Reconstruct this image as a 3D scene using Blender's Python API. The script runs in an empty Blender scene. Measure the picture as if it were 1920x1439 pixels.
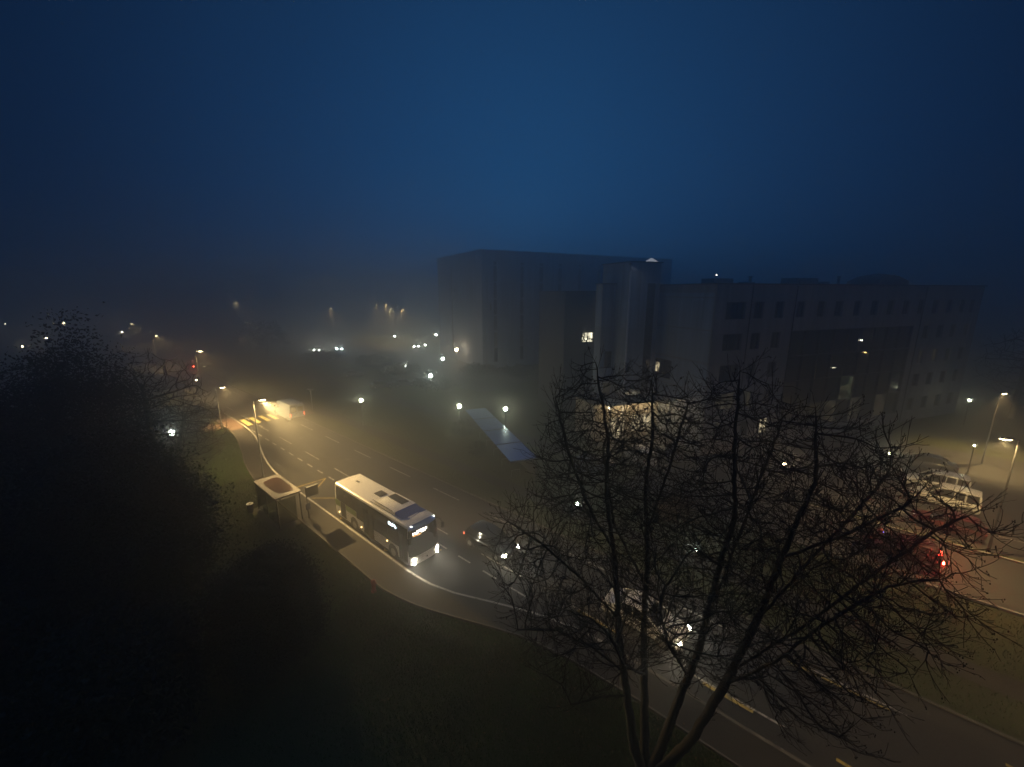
import bpy, bmesh, math, random
import numpy as np
from mathutils import Vector, Matrix, kdtree
C = bpy.context.scene.collection
PI = math.pi
R = math.radians
rnd = random.Random(7)
rng = np.random.default_rng(11)

# ------------------------------------------------------------------ frame
CAM_H = 18.0
ROAD_A = R(-41.0)                 # heading of the road: s runs along it, t across it
ca, sa = math.cos(ROAD_A), math.sin(ROAD_A)
def W(s, t, z=0.0):
    return Vector((s*ca - t*sa, s*sa + t*ca, z))

# ------------------------------------------------------------------ materials
def nodes(name):
    m = bpy.data.materials.new(name); m.use_nodes = True
    return m, m.node_tree.nodes, m.node_tree.links
def mat(name, col, rough=0.6, metal=0.0, noise=0.12, scale=3.0, bump=0.0, bscale=40.0, spec=0.5, coat=0.0):
    m, n, l = nodes(name); b = n['Principled BSDF']
    b.inputs['Roughness'].default_value = rough; b.inputs['Metallic'].default_value = metal
    b.inputs['Specular IOR Level'].default_value = spec; b.inputs['Coat Weight'].default_value = coat
    tc = n.new('ShaderNodeTexCoord'); no = n.new('ShaderNodeTexNoise')
    no.inputs['Scale'].default_value = scale; no.inputs['Detail'].default_value = 6
    l.new(tc.outputs['Object'], no.inputs['Vector'])
    cr = n.new('ShaderNodeValToRGB')
    cr.color_ramp.elements[0].position = 0.3; cr.color_ramp.elements[1].position = 0.7
    cr.color_ramp.elements[0].color = tuple(c*(1-noise) for c in col)+(1,)
    cr.color_ramp.elements[1].color = tuple(min(1, c*(1+noise)) for c in col)+(1,)
    l.new(no.outputs['Fac'], cr.inputs['Fac']); l.new(cr.outputs['Color'], b.inputs['Base Color'])
    if bump:
        n2 = n.new('ShaderNodeTexNoise'); n2.inputs['Scale'].default_value = bscale; n2.inputs['Detail'].default_value = 4
        l.new(tc.outputs['Object'], n2.inputs['Vector'])
        bp = n.new('ShaderNodeBump'); bp.inputs['Strength'].default_value = bump; bp.inputs['Distance'].default_value = 0.02
        l.new(n2.outputs['Fac'], bp.inputs['Height']); l.new(bp.outputs['Normal'], b.inputs['Normal'])
    return m
def ground_mat(name, a, b_, c, s1, s2, rough, bump, bscale):
    """two scales of noise mixed, with fine bump: asphalt, soil, grass"""
    m, n, l = nodes(name); b = n['Principled BSDF']; b.inputs['Roughness'].default_value = rough
    tc = n.new('ShaderNodeTexCoord')
    n1 = n.new('ShaderNodeTexNoise'); n1.inputs['Scale'].default_value = s1; n1.inputs['Detail'].default_value = 5
    n2 = n.new('ShaderNodeTexNoise'); n2.inputs['Scale'].default_value = s2; n2.inputs['Detail'].default_value = 8
    l.new(tc.outputs['Object'], n1.inputs['Vector']); l.new(tc.outputs['Object'], n2.inputs['Vector'])
    r1 = n.new('ShaderNodeValToRGB'); r1.color_ramp.elements[0].position = .35; r1.color_ramp.elements[1].position = .68
    r1.color_ramp.elements[0].color = a+(1,); r1.color_ramp.elements[1].color = b_+(1,)
    l.new(n1.outputs['Fac'], r1.inputs['Fac'])
    r2 = n.new('ShaderNodeValToRGB'); r2.color_ramp.elements[0].position = .45; r2.color_ramp.elements[1].position = .75
    l.new(n2.outputs['Fac'], r2.inputs['Fac'])
    mx = n.new('ShaderNodeMix'); mx.data_type = 'RGBA'
    l.new(r2.outputs['Color'], mx.inputs['Factor']); l.new(r1.outputs['Color'], mx.inputs['A']); mx.inputs['B'].default_value = c+(1,)
    l.new(mx.outputs['Result'], b.inputs['Base Color'])
    n3 = n.new('ShaderNodeTexNoise'); n3.inputs['Scale'].default_value = bscale; n3.inputs['Detail'].default_value = 3
    l.new(tc.outputs['Object'], n3.inputs['Vector'])
    bp = n.new('ShaderNodeBump'); bp.inputs['Strength'].default_value = bump; bp.inputs['Distance'].default_value = .03
    l.new(n3.outputs['Fac'], bp.inputs['Height']); l.new(bp.outputs['Normal'], b.inputs['Normal'])
    return m
def emit(name, col, strength, sample=True):
    m, n, l = nodes(name); b = n['Principled BSDF']
    b.inputs['Base Color'].default_value = (.3, .3, .3, 1)
    b.inputs['Emission Color'].default_value = col+(1,); b.inputs['Emission Strength'].default_value = strength
    if not sample: m.cycles.emission_sampling = 'NONE'
    return m
def worn_paint(name, col, under, wear):
    """road paint worn through to the asphalt in patches"""
    m, n, l = nodes(name); b = n['Principled BSDF']; b.inputs['Roughness'].default_value = .55
    tc = n.new('ShaderNodeTexCoord'); no = n.new('ShaderNodeTexNoise'); no.inputs['Scale'].default_value = 3.5; no.inputs['Detail'].default_value = 9
    no.inputs['Roughness'].default_value = .7
    l.new(tc.outputs['Object'], no.inputs['Vector'])
    r = n.new('ShaderNodeValToRGB'); r.color_ramp.elements[0].position = wear-.06; r.color_ramp.elements[1].position = wear+.06
    r.color_ramp.elements[0].color = under+(1,); r.color_ramp.elements[1].color = col+(1,)
    l.new(no.outputs['Fac'], r.inputs['Fac']); l.new(r.outputs['Color'], b.inputs['Base Color'])
    return m

M = {}
def lit_room(name, col, strength):
    """a lit room seen through glass: ceiling lights, dark furniture, blinds - uneven emission"""
    m, n, l = nodes(name); b = n['Principled BSDF']; b.inputs['Base Color'].default_value = (.05, .05, .05, 1); b.inputs['Roughness'].default_value = .15
    tc = n.new('ShaderNodeTexCoord'); v = n.new('ShaderNodeTexVoronoi'); v.inputs['Scale'].default_value = 1.9; v.distance = 'CHEBYCHEV'
    l.new(tc.outputs['Object'], v.inputs['Vector']); no = n.new('ShaderNodeTexNoise'); no.inputs['Scale'].default_value = 1.1; no.inputs['Detail'].default_value = 4
    l.new(tc.outputs['Object'], no.inputs['Vector'])
    sp = n.new('ShaderNodeSeparateColor'); l.new(v.outputs['Color'], sp.inputs['Color'])
    mu = n.new('ShaderNodeMath'); mu.operation = 'MULTIPLY'; l.new(sp.outputs['Red'], mu.inputs[0]); l.new(no.outputs['Fac'], mu.inputs[1])
    mr = n.new('ShaderNodeMapRange'); mr.inputs['From Min'].default_value = .08; mr.inputs['From Max'].default_value = .5; mr.inputs['To Min'].default_value = strength*.12; mr.inputs['To Max'].default_value = strength*1.9
    l.new(mu.outputs[0], mr.inputs['Value']); l.new(mr.outputs['Result'], b.inputs['Emission Strength']); b.inputs['Emission Color'].default_value = col+(1,)
    m.cycles.emission_sampling = 'NONE'
    return m
def wall_mat(name, col, pw, ph, rough, joint=.55):
    """panelled wall: joints, slight tone steps from panel to panel, rain streaks"""
    m, n, l = nodes(name); b = n['Principled BSDF']; b.inputs['Roughness'].default_value = rough
    tc = n.new('ShaderNodeTexCoord'); sx = n.new('ShaderNodeSeparateXYZ'); l.new(tc.outputs['Object'], sx.inputs[0])
    ad = n.new('ShaderNodeMath'); l.new(sx.outputs['X'], ad.inputs[0]); l.new(sx.outputs['Y'], ad.inputs[1])
    cb = n.new('ShaderNodeCombineXYZ'); l.new(ad.outputs[0], cb.inputs['X']); l.new(sx.outputs['Z'], cb.inputs['Y'])
    br = n.new('ShaderNodeTexBrick'); br.offset = 0; br.inputs['Scale'].default_value = 1; br.inputs['Brick Width'].default_value = pw; br.inputs['Row Height'].default_value = ph
    br.inputs['Mortar Size'].default_value = .02; br.inputs['Mortar Smooth'].default_value = .3; br.inputs['Bias'].default_value = 0
    br.inputs['Color1'].default_value = tuple(c*.88 for c in col)+(1,); br.inputs['Color2'].default_value = tuple(c*1.1 for c in col)+(1,); br.inputs['Mortar'].default_value = tuple(c*joint for c in col)+(1,)
    l.new(cb.outputs[0], br.inputs['Vector'])
    mp = n.new('ShaderNodeMapping'); mp.inputs['Scale'].default_value = (1.3, .07, 1); l.new(cb.outputs[0], mp.inputs['Vector'])
    no = n.new('ShaderNodeTexNoise'); no.inputs['Scale'].default_value = 1.2; no.inputs['Detail'].default_value = 6; l.new(mp.outputs[0], no.inputs['Vector'])
    r = n.new('ShaderNodeMapRange'); r.inputs['From Min'].default_value = .35; r.inputs['From Max'].default_value = .7; r.inputs['To Min'].default_value = 1.08; r.inputs['To Max'].default_value = .68
    l.new(no.outputs['Fac'], r.inputs['Value'])
    mx = n.new('ShaderNodeVectorMath'); mx.operation = 'SCALE'; l.new(br.outputs['Color'], mx.inputs[0]); l.new(r.outputs['Result'], mx.inputs['Scale'])
    l.new(mx.outputs[0], b.inputs['Base Color'])
    return m
M['asphalt'] = ground_mat('asphalt', (.026,.025,.024), (.042,.040,.038), (.06,.057,.054), .22, 9, .62, .35, 60)
M['footway'] = ground_mat('footway_asphalt', (.022,.019,.016), (.033,.029,.025), (.042,.036,.03), .35, 11, .8, .3, 70)
M['reddish'] = ground_mat('reddish_paving', (.14,.085,.06), (.19,.12,.085), (.1,.07,.055), .5, 8, .8, .3, 50)
M['grass'] = ground_mat('grass_ground', (.042,.058,.012), (.068,.082,.02), (.07,.052,.022), .25, 4, .95, .8, 22)
M['blade'] = mat('grass_blade', (.065,.11,.022), .7, noise=.5, scale=.5)
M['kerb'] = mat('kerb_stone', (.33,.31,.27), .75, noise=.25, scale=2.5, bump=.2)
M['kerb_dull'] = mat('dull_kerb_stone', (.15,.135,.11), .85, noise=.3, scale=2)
M['white_line'] = worn_paint('white_road_paint', (.62,.6,.54), (.09,.085,.08), .40)
M['yellow_line'] = worn_paint('yellow_road_paint', (.62,.45,.09), (.09,.085,.07), .40)
M['faint_line'] = worn_paint('worn_white_paint', (.6,.57,.5), (.06,.057,.054), .45)
M['cross'] = worn_paint('crossing_paint', (.72,.62,.25), (.2,.17,.1), .33)
M['bark'] = mat('bark', (.022,.018,.014), .95, noise=.4, scale=6, bump=.6, bscale=25)
M['twig'] = mat('twig_bark', (.032,.025,.02), .95, noise=.3, scale=6)
M['leaf'] = mat('evergreen_leaf', (.016,.025,.011), .7, noise=.45, scale=.7)
M['leaf_autumn'] = mat('autumn_leaf', (.16,.075,.02), .7, noise=.5, scale=.9)
M['steel'] = mat('galvanised_steel', (.42,.42,.41), .45, .8, noise=.15, scale=5)
M['dark_steel'] = mat('dark_painted_steel', (.035,.035,.037), .45, .2, noise=.2)
M['black'] = mat('black_plastic', (.018,.018,.019), .5, noise=.2)
M['rubber'] = mat('tyre_rubber', (.02,.02,.02), .85, noise=.2)
M['glass'] = mat('dark_glass', (.012,.013,.015), .08, noise=.2, spec=.6)
M['bus_white'] = mat('bus_white_paint', (.86,.85,.82), .34, noise=.05, scale=1.4, coat=.3)
M['bus_blue'] = mat('bus_blue_paint', (.07,.15,.42), .35, noise=.06, coat=.3)
M['bus_green'] = mat('bus_green_paint', (.3,.42,.15), .4, noise=.08)
M['white_paint'] = mat('white_car_paint', (.72,.71,.68), .28, noise=.04, coat=.5)
M['red_paint_and_glow'] = mat('red_car_paint_and_brake_glow', (.07,.006,.005), .22, noise=.06, coat=.6)  # own red of the parked hatchback, painted brake glow on the braking car
M['grey_paint'] = mat('grey_car_paint', (.11,.115,.12), .3, noise=.06, coat=.5)
M['black_paint'] = mat('black_car_paint', (.012,.013,.015), .22, noise=.1, coat=.6)
M['sky_tint_paint'] = mat('sky_tinted_car_paint', (.04,.06,.13), .3, noise=.06, coat=.5)  # blue of the reflected sky put into the car colour
M['silver_paint'] = mat('silver_car_paint', (.35,.35,.36), .3, .4, noise=.06, coat=.5)
M['van_paint'] = mat('blue_grey_van_paint', (.24,.30,.40), .35, noise=.06, coat=.4)
M['wall_pale'] = wall_mat('pale_render_panels', (.3,.29,.30), 3.2, 3.4, .85, .7)
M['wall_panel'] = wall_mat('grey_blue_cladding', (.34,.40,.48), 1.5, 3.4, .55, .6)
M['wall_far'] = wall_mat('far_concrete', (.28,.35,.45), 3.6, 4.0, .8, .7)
M['wall_dark'] = mat('dark_cladding', (.09,.09,.09), .6, noise=.15, scale=.3)
M['wall_warm'] = mat('entrance_render', (.5,.44,.34), .8, noise=.1, scale=.6)
M['roof_felt'] = mat('roof_felt', (.08,.08,.085), .9, noise=.2, scale=.5)
M['panel_blue'] = mat('metal_roof_sheet', (.50,.66,.95), .22, .75, noise=.06, scale=.6)
M['shelter_roof'] = mat('shelter_roof_white', (.21,.185,.165), .6, noise=.15, scale=2)
M['moss'] = ground_mat('red_leaf_litter', (.12,.045,.028), (.16,.07,.045), (.09,.05,.038), 2.2, 14, .9, .6, 30)
M['hydrant'] = mat('red_hydrant_paint', (.32,.03,.02), .5, noise=.2)
M['sign_dark'] = mat('sign_panel_dark', (.03,.033,.05), .4, noise=.2)
M['sign_blue'] = mat('sign_panel_blue', (.03,.05,.14), .4, noise=.1)
M['sign_pale'] = mat('sign_pale', (.5,.5,.48), .5, noise=.1)
M['pole_white'] = mat('white_gloss_pole', (.85,.86,.88), .4, noise=.04)
M['plate'] = mat('number_plate', (.6,.6,.55), .5, noise=.1)
m, n, l = nodes('clear_glass')
n.remove(n['Principled BSDF']); g = n.new('ShaderNodeBsdfGlossy'); g.inputs['Roughness'].default_value = .05; g.inputs['Color'].default_value = (.8,.8,.8,1)
tr = n.new('ShaderNodeBsdfTransparent'); tr.inputs['Color'].default_value = (.62,.66,.62,1); mx = n.new('ShaderNodeMixShader'); mx.inputs[0].default_value = .09
l.new(tr.outputs[0], mx.inputs[1]); l.new(g.outputs[0], mx.inputs[2]); l.new(mx.outputs[0], n['Material Output'].inputs['Surface'])
M['clear'] = m
m, n, l = nodes('dirty_tinted_glass')
n.remove(n['Principled BSDF']); g = n.new('ShaderNodeBsdfGlossy'); g.inputs['Roughness'].default_value = .08; g.inputs['Color'].default_value = (.8,.8,.8,1)
tr = n.new('ShaderNodeBsdfTransparent'); tr.inputs['Color'].default_value = (.50,.54,.48,1); mx = n.new('ShaderNodeMixShader'); mx.inputs[0].default_value = .06
l.new(tr.outputs[0], mx.inputs[1]); l.new(g.outputs[0], mx.inputs[2]); l.new(mx.outputs[0], n['Material Output'].inputs['Surface'])
M['tint'] = m
WARM = (1.0, .66, .25)
GREENISH = (.98, 1.0, .66)
COOL = (.80, .96, 1.0)
M['e_street'] = emit('street_lamp_lens', (1, .80, .42), 60, False)
M['e_globe'] = emit('globe_lamp_glow', GREENISH, 80)
M['e_globe_cool'] = emit('globe_lamp_cool', (.85, 1, .85), 56)
M['e_globe_orange'] = emit('globe_lamp_orange', (1, .72, .42), 75)
M['e_small'] = emit('small_lamp_glow', (1, .85, .55), 12)
M['e_far'] = emit('far_lamp_glow', (1, .8, .5), 60)
M['e_head'] = emit('headlamp_white', (1, .92, .70), 90)
M['e_head_cool'] = emit('headlamp_cool', (.75, .97, 1), 700)
M['e_head_far'] = emit('headlamp_far', (.97, 1, .8), 700)
M['e_tail'] = emit('tail_lamp_red', (1, .03, .015), 200)
M['e_tail_dim'] = emit('tail_lamp_dim', (1, .12, .04), 5)
M['e_amber'] = emit('amber_marker', (1, .6, .2), 9, False)
M['e_marker'] = emit('white_marker', (1, 1, .85), 7, False)
M['e_led'] = emit('led_white', (.75, .95, 1), 5, False)
M['e_led_warm'] = emit('led_front_white', (1, .93, .8), 6, False)
M['e_led_amber'] = emit('led_front_amber', (1, .45, .1), 1.6, False)
M['e_win'] = lit_room('lit_window', (1, .82, .5), .55)
M['e_win_bright'] = lit_room('lit_window_bright', (1, .92, .65), 2.2)
M['e_win_dim'] = lit_room('lit_window_dim', (1, .85, .5), .03)
M['e_win_green'] = lit_room('lit_window_green', (.85, .95, .5), .04)
M['e_blue'] = emit('blue_status_led', (.08, .08, 1), 5, False)
M['e_spark'] = emit('bright_bulb', (1, .95, .8), 20, False)

# ------------------------------------------------------------------ mesh helpers
class MB:
    def __init__(self): self.v = []; self.f = []
    def add(self, vs, fs):
        k = len(self.v); self.v += [tuple(p) for p in vs]; self.f += [tuple(i+k for i in q) for q in fs]; return self
    def box(self, c, d, rz=0.0, taper=1.0):
        x, y, z = d[0]/2, d[1]/2, d[2]/2; o = Vector(c); r = Matrix.Rotation(rz, 3, 'Z'); vs = []
        for sz, k in ((-1, 1.0), (1, taper)):
            for sx, sy in ((-1, -1), (1, -1), (1, 1), (-1, 1)):
                vs.append(o + r @ Vector((sx*x*k, sy*y*k, sz*z)))
        return self.add(vs, [(3,2,1,0), (4,5,6,7), (0,1,5,4), (1,2,6,5), (2,3,7,6), (3,0,4,7)])
    def tube(self, pts, rad, n=8, cap=True):
        pts = [Vector(p) for p in pts]; rs = rad if isinstance(rad, (list, tuple)) else [rad]*len(pts)
        vs = []; fs = []; pu = None
        for i, p in enumerate(pts):
            d = (pts[min(i+1, len(pts)-1)] - pts[max(i-1, 0)])
            d = d.normalized() if d.length > 1e-9 else Vector((0, 0, 1))
            if pu is None: pu = d.orthogonal().normalized()
            u = (pu - d*pu.dot(d)); u = u.normalized() if u.length > 1e-6 else d.orthogonal().normalized()
            w = d.cross(u); pu = u
            for k in range(n):
                a = 2*PI*k/n; vs.append(p + (u*math.cos(a) + w*math.sin(a))*rs[i])
        for i in range(len(pts)-1):
            for k in range(n):
                fs.append((i*n+k, i*n+(k+1) % n, (i+1)*n+(k+1) % n, (i+1)*n+k))
        if cap:
            fs.append(tuple(reversed(range(n)))); fs.append(tuple((len(pts)-1)*n+k for k in range(n)))
        return self.add(vs, fs)
    def ball(self, c, r, n=12, m=8, sz=1.0):
        c = Vector(c); vs = [c + Vector((0, 0, -r*sz))]; fs = []
        for i in range(1, m):
            a = -PI/2 + PI*i/m
            for k in range(n):
                b = 2*PI*k/n; vs.append(c + Vector((r*math.cos(a)*math.cos(b), r*math.cos(a)*math.sin(b), r*sz*math.sin(a))))
        vs.append(c + Vector((0, 0, r*sz))); top = len(vs)-1
        for k in range(n):
            fs.append((0, 1+(k+1) % n, 1+k)); fs.append((top, 1+(m-2)*n+k, 1+(m-2)*n+(k+1) % n))
            for i in range(m-2):
                a = 1+i*n; fs.append((a+k, a+(k+1) % n, a+n+(k+1) % n, a+n+k))
        return self.add(vs, fs)
    def prism(self, poly, z0, z1):
        n = len(poly); vs = [(p[0], p[1], z0) for p in poly]+[(p[0], p[1], z1) for p in poly]
        return self.add(vs, [tuple(reversed(range(n))), tuple(range(n, 2*n))]+[(i, (i+1) % n, n+(i+1) % n, n+i) for i in range(n)])
    def loft(self, rings, cap=True):
        n = len(rings[0]); vs = [p for r in rings for p in r]; fs = []
        for i in range(len(rings)-1):
            for k in range(n):
                fs.append((i*n+k, i*n+(k+1) % n, (i+1)*n+(k+1) % n, (i+1)*n+k))
        if cap: fs.append(tuple(reversed(range(n)))); fs.append(tuple((len(rings)-1)*n+k for k in range(n)))
        return self.add(vs, fs)
    def strip(self, left, right):
        n = len(left); vs = list(left)+list(right)
        return self.add(vs, [(n+i, n+i+1, i+1, i) for i in range(n-1)])
    def wall(self, o, u, L, H, holes, depth, nrm):
        """a wall sheet with real openings and their reveals; o low corner, u unit along, nrm outward"""
        o = Vector(o); u = Vector(u); nrm = Vector(nrm); up = Vector((0, 0, 1))
        xs = sorted({0.0, L} | {a for h in holes for a in (h[0], h[1])}); zs = sorted({0.0, H} | {a for h in holes for a in (h[2], h[3])})
        P = lambda x, z, d=0.0: o+u*x+up*z-nrm*d
        for i in range(len(xs)-1):
            for j in range(len(zs)-1):
                mx, mz = (xs[i]+xs[i+1])/2, (zs[j]+zs[j+1])/2
                if any(h[0] < mx < h[1] and h[2] < mz < h[3] for h in holes): continue
                self.add([P(xs[i], zs[j]), P(xs[i+1], zs[j]), P(xs[i+1], zs[j+1]), P(xs[i], zs[j+1])], [(0, 1, 2, 3)])
        for a, b, c, d in holes:
            k = [(a, c), (b, c), (b, d), (a, d)]
            for i in range(4):
                p, q = k[i], k[(i+1) % 4]
                self.add([P(*p), P(*q), P(*q, depth), P(*p, depth)], [(3, 2, 1, 0)])
        return self
    def build(self, name, material, parent=None, smooth=None, bevel=0.0):
        me = bpy.data.meshes.new(name); me.from_pydata(self.v, [], self.f); me.validate()
        me.materials.append(material)
        if smooth:
            me.polygons.foreach_set('use_smooth', [True]*len(me.polygons)); me.set_sharp_from_angle(angle=R(smooth))
        o = bpy.data.objects.new(name, me); C.objects.link(o)
        if parent is not None: o.parent = parent
        if bevel:
            md = o.modifiers.new('bevel', 'BEVEL'); md.width = bevel; md.segments = 2; md.limit_method = 'ANGLE'; md.angle_limit = R(40)
        return o
def np_mesh(name, verts, faces, material, parent=None):
    """verts (N,3), faces (M,k) of one size"""
    me = bpy.data.meshes.new(name); k = faces.shape[1]
    me.vertices.add(len(verts)); me.vertices.foreach_set('co', verts.astype(np.float32).ravel())
    me.loops.add(faces.size); me.loops.foreach_set('vertex_index', faces.astype(np.int32).ravel())
    me.polygons.add(len(faces)); me.polygons.foreach_set('loop_start', np.arange(0, faces.size, k, dtype=np.int32))
    me.polygons.foreach_set('loop_total', np.full(len(faces), k, dtype=np.int32))
    me.update(calc_edges=True); me.materials.append(material)
    o = bpy.data.objects.new(name, me); C.objects.link(o)
    if parent is not None: o.parent = parent
    return o
def tag(o, label, cat, group=None):
    o['label'] = label; o['category'] = cat
    if group: o['group'] = group
    return o
def empty(name, loc, rz, label, cat, group=None):
    o = bpy.data.objects.new(name, None); C.objects.link(o); o.empty_display_size = .3
    o.location = loc; o.rotation_euler = (0, 0, rz); return tag(o, label, cat, group)
def struct(o, kind='structure'):
    o['kind'] = kind; return o
def kids(o): return [x for x in bpy.data.objects if x.parent == o]
def copy_tree(o, parent=None):
    c = o.copy(); C.objects.link(c)
    if parent is not None: c.parent = parent
    for ch in kids(o): copy_tree(ch, c)
    return c
def place(o, loc, rz, label, group=None):
    o.location = loc; o.rotation_euler = (0, 0, rz); o['label'] = label
    if group: o['group'] = group
    return o
def lamp(kind, name, loc, parent, power, col, aim=None, size=120, blend=.4, radius=.1):
    d = bpy.data.lights.new(name, kind); d.energy = power; d.color = col; d.shadow_soft_size = radius
    if kind == 'SPOT': d.spot_size = R(size); d.spot_blend = blend
    o = bpy.data.objects.new(name, d); C.objects.link(o); o.parent = parent; o.location = loc
    if aim is not None: o.rotation_euler = Vector(aim).to_track_quat('-Z', 'Y').to_euler()
    return o

# ------------------------------------------------------------------ ground, road, footway
GZ = -0.03
mb = MB(); mb.add([(-600, -60, GZ), (600, -60, GZ), (600, 560, GZ), (-600, 560, GZ)], [(0, 1, 2, 3)])
struct(mb.build('ground', M['grass']))
def st_poly(pts, z): return [W(s, t, z) for s, t in pts]
def flat(name, pts, z, m, kind='structure'):
    mb = MB(); mb.add(st_poly(pts, z), [tuple(range(len(pts)))]); return struct(mb.build(name, m), kind)
# near edge of the carriageway: straight edge, bus bay, straight edge
KERB = [(-260,16.85),(-120,16.85),(-66,16.85),(-63.3,16.8),(-60.6,16.68),(-58.2,16.45),(-56.2,16.12),(-53.2,15.5),(-50.7,14.9),(-49,14.52),(-46.8,14.15),(-44.5,13.85),
        (-42,13.68),(-40,13.63),(-35,13.62),(-30,13.62),(-25,13.62),(-21.5,13.62),(-20,13.66),(-18.7,13.8),(-17,14.25),(-15.8,14.75),(-14.7,15.22),(-12.9,15.95),(-11.6,16.4),(-9.9,16.78),(-8.4,16.93),(-5,16.95),(0,16.95),(40,16.95),(60,16.95)]
BACK = [(-260,14.9),(-120,14.9),(-66,14.9),(-63.5,14.9),(-60.5,14.75),(-58.2,14.48),(-56.2,14.15),(-54.4,13.75),(-52,13.3),(-49.8,12.75),(-46.8,12.2),(-43.8,11.82),
        (-42,11.7),(-40,11.62),(-35,11.6),(-30,11.6),(-25,11.6),(-21.9,11.55),(-20.5,11.6),(-19.2,11.8),(-17.9,12.12),(-16.8,12.5),(-15.7,12.92),(-14.5,13.4),(-13.4,13.85),(-11.8,14.45),(-9.3,14.92),(-5.8,15.15),(0,15.2),(40,15.2),(60,15.2)]
FAR = 23.6
mb = MB(); mb.strip([W(s, t, 0) for s, t in KERB], [W(s, FAR, 0) for s, t in KERB]); struct(mb.build('road', M['asphalt']))
FW = .11
mb = MB(); mb.strip([W(s, t, FW) for s, t in BACK], [W(s, t-.16, FW) for s, t in KERB]); struct(mb.build('footway', M['footway']))
def kerb_run(name, line, w, z0, z1, m, side=-1):
    mb = MB(); rings = []
    for i, (s, t) in enumerate(line):
        a, b = t+side*w, t
        lo, hi = min(a, b), max(a, b)
        rings.append([W(s, lo, z0), W(s, hi, z0), W(s, hi, z1), W(s, lo, z1)])
    mb.loft(rings); return struct(mb.build(name, m))
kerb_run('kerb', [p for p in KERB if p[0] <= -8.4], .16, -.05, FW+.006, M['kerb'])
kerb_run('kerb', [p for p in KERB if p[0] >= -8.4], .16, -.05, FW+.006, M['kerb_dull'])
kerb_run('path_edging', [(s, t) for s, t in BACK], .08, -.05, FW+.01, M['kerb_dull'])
kerb_run('kerb', [(s, FAR) for s in (-260, -120, -60, -40, -20, 0, 20, 60)], .14, -.05, .06, M['kerb_dull'], 1)
# side path and reddish apron by the crossing
flat('path', [(-66.9,14.75),(-64.4,14.75),(-66.5,9),(-70,2),(-76,-8),(-80,-8),(-73,4),(-69.5,10)], .05, M['reddish'])
flat('pavement', [(-68.6,14.95),(-62.0,14.95),(-61.6,16.2),(-62.5,16.62),(-68.6,16.66)], FW+.005, M['reddish'])
flat('pavement', [(-69,23.8),(-62,23.8),(-62,26),(-69,26)], .045, M['reddish'])
# access lane and car park on the right, forecourt in front of the long building
flat('access_road', [(-16,34.3),(60,34.3),(60,41.2),(-16,41.2)], .0, M['asphalt'])
flat('car_park', [(-24,42.0),(60,42.0),(60,68),(-24,68)], -.01, M['asphalt'])
flat('access_road', [(30,23.74),(38,23.74),(38,34.3),(30,34.3)], -.005, M['asphalt'])
kerb_run('kerb', [(-16,34.3),(0,34.3),(28,34.3)], .14, -.05, .1, M['kerb'])
kerb_run('kerb', [(-16,41.3),(0,41.3),(12,41.3),(40,41.3)], .14, -.05, .1, M['kerb'], 1)
flat('path', [(-120,37.0),(-24,37.0),(-24,39.2),(-120,39.2)], -.005, M['footway'])
flat('path', [(-80,26.4),(-6,26.4),(28,26.4),(28,27.9),(-80,27.9)], -.004, M['footway'])
flat('car_park', [(-150,52),(-52,52),(-52,78),(-150,78)], -.01, M['asphalt'])

# worn streaks along the lanes, later repairs, covers
nt_ = M['asphalt'].node_tree; nn, ll = nt_.nodes, nt_.links; bs_ = nn['Principled BSDF']
old = bs_.inputs['Base Color'].links[0].from_socket
tc_ = nn.new('ShaderNodeTexCoord'); mp_ = nn.new('ShaderNodeMapping'); mp_.vector_type = 'TEXTURE'; mp_.inputs['Rotation'].default_value = (0, 0, ROAD_A); mp_.inputs['Scale'].default_value = (22, .75, 1)
ll.new(tc_.outputs['Object'], mp_.inputs['Vector']); no_ = nn.new('ShaderNodeTexNoise'); no_.inputs['Scale'].default_value = 1; no_.inputs['Detail'].default_value = 4; ll.new(mp_.outputs[0], no_.inputs['Vector'])
mr_ = nn.new('ShaderNodeMapRange'); mr_.inputs['From Min'].default_value = .3; mr_.inputs['From Max'].default_value = .7; mr_.inputs['To Min'].default_value = .62; mr_.inputs['To Max'].default_value = 1.35
ll.new(no_.outputs['Fac'], mr_.inputs['Value']); sc_ = nn.new('ShaderNodeVectorMath'); sc_.operation = 'SCALE'; ll.new(old, sc_.inputs[0]); ll.new(mr_.outputs['Result'], sc_.inputs['Scale']); ll.new(sc_.outputs[0], bs_.inputs['Base Color'])
mr2 = nn.new('ShaderNodeMapRange'); mr2.inputs['From Min'].default_value = .35; mr2.inputs['From Max'].default_value = .65; mr2.inputs['To Min'].default_value = .6; mr2.inputs['To Max'].default_value = .85
ll.new(no_.outputs['Fac'], mr2.inputs['Value']); ll.new(mr2.outputs['Result'], bs_.inputs['Roughness'])
M['patch'] = ground_mat('asphalt_repair', (.018,.018,.018), (.028,.027,.026), (.04,.038,.036), .5, 10, .7, .35, 60)
for a_, b_, c_, d_ in ((-47,-43.6,19.2,21.4),(-29,-27.2,19.0,20.0),(-14.2,-11.0,20.0,22.0),(-35.5,-34.2,14.2,16.2)):
    flat('road_repair', [(a_,c_),(b_,c_+.06),(b_-.05,d_),(a_+.08,d_-.05)], .0025, M['patch'])
for a_, b_ in ((-41.5,20.3),(-25.0,20.9),(-9.0,21.3),(-52.5,19.9)):
    mb = MB(); mb.tube([W(a_, b_, -.02), W(a_, b_, .007)], .33, 24); struct(mb.build('manhole_cover', M['dark_steel']))

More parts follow.
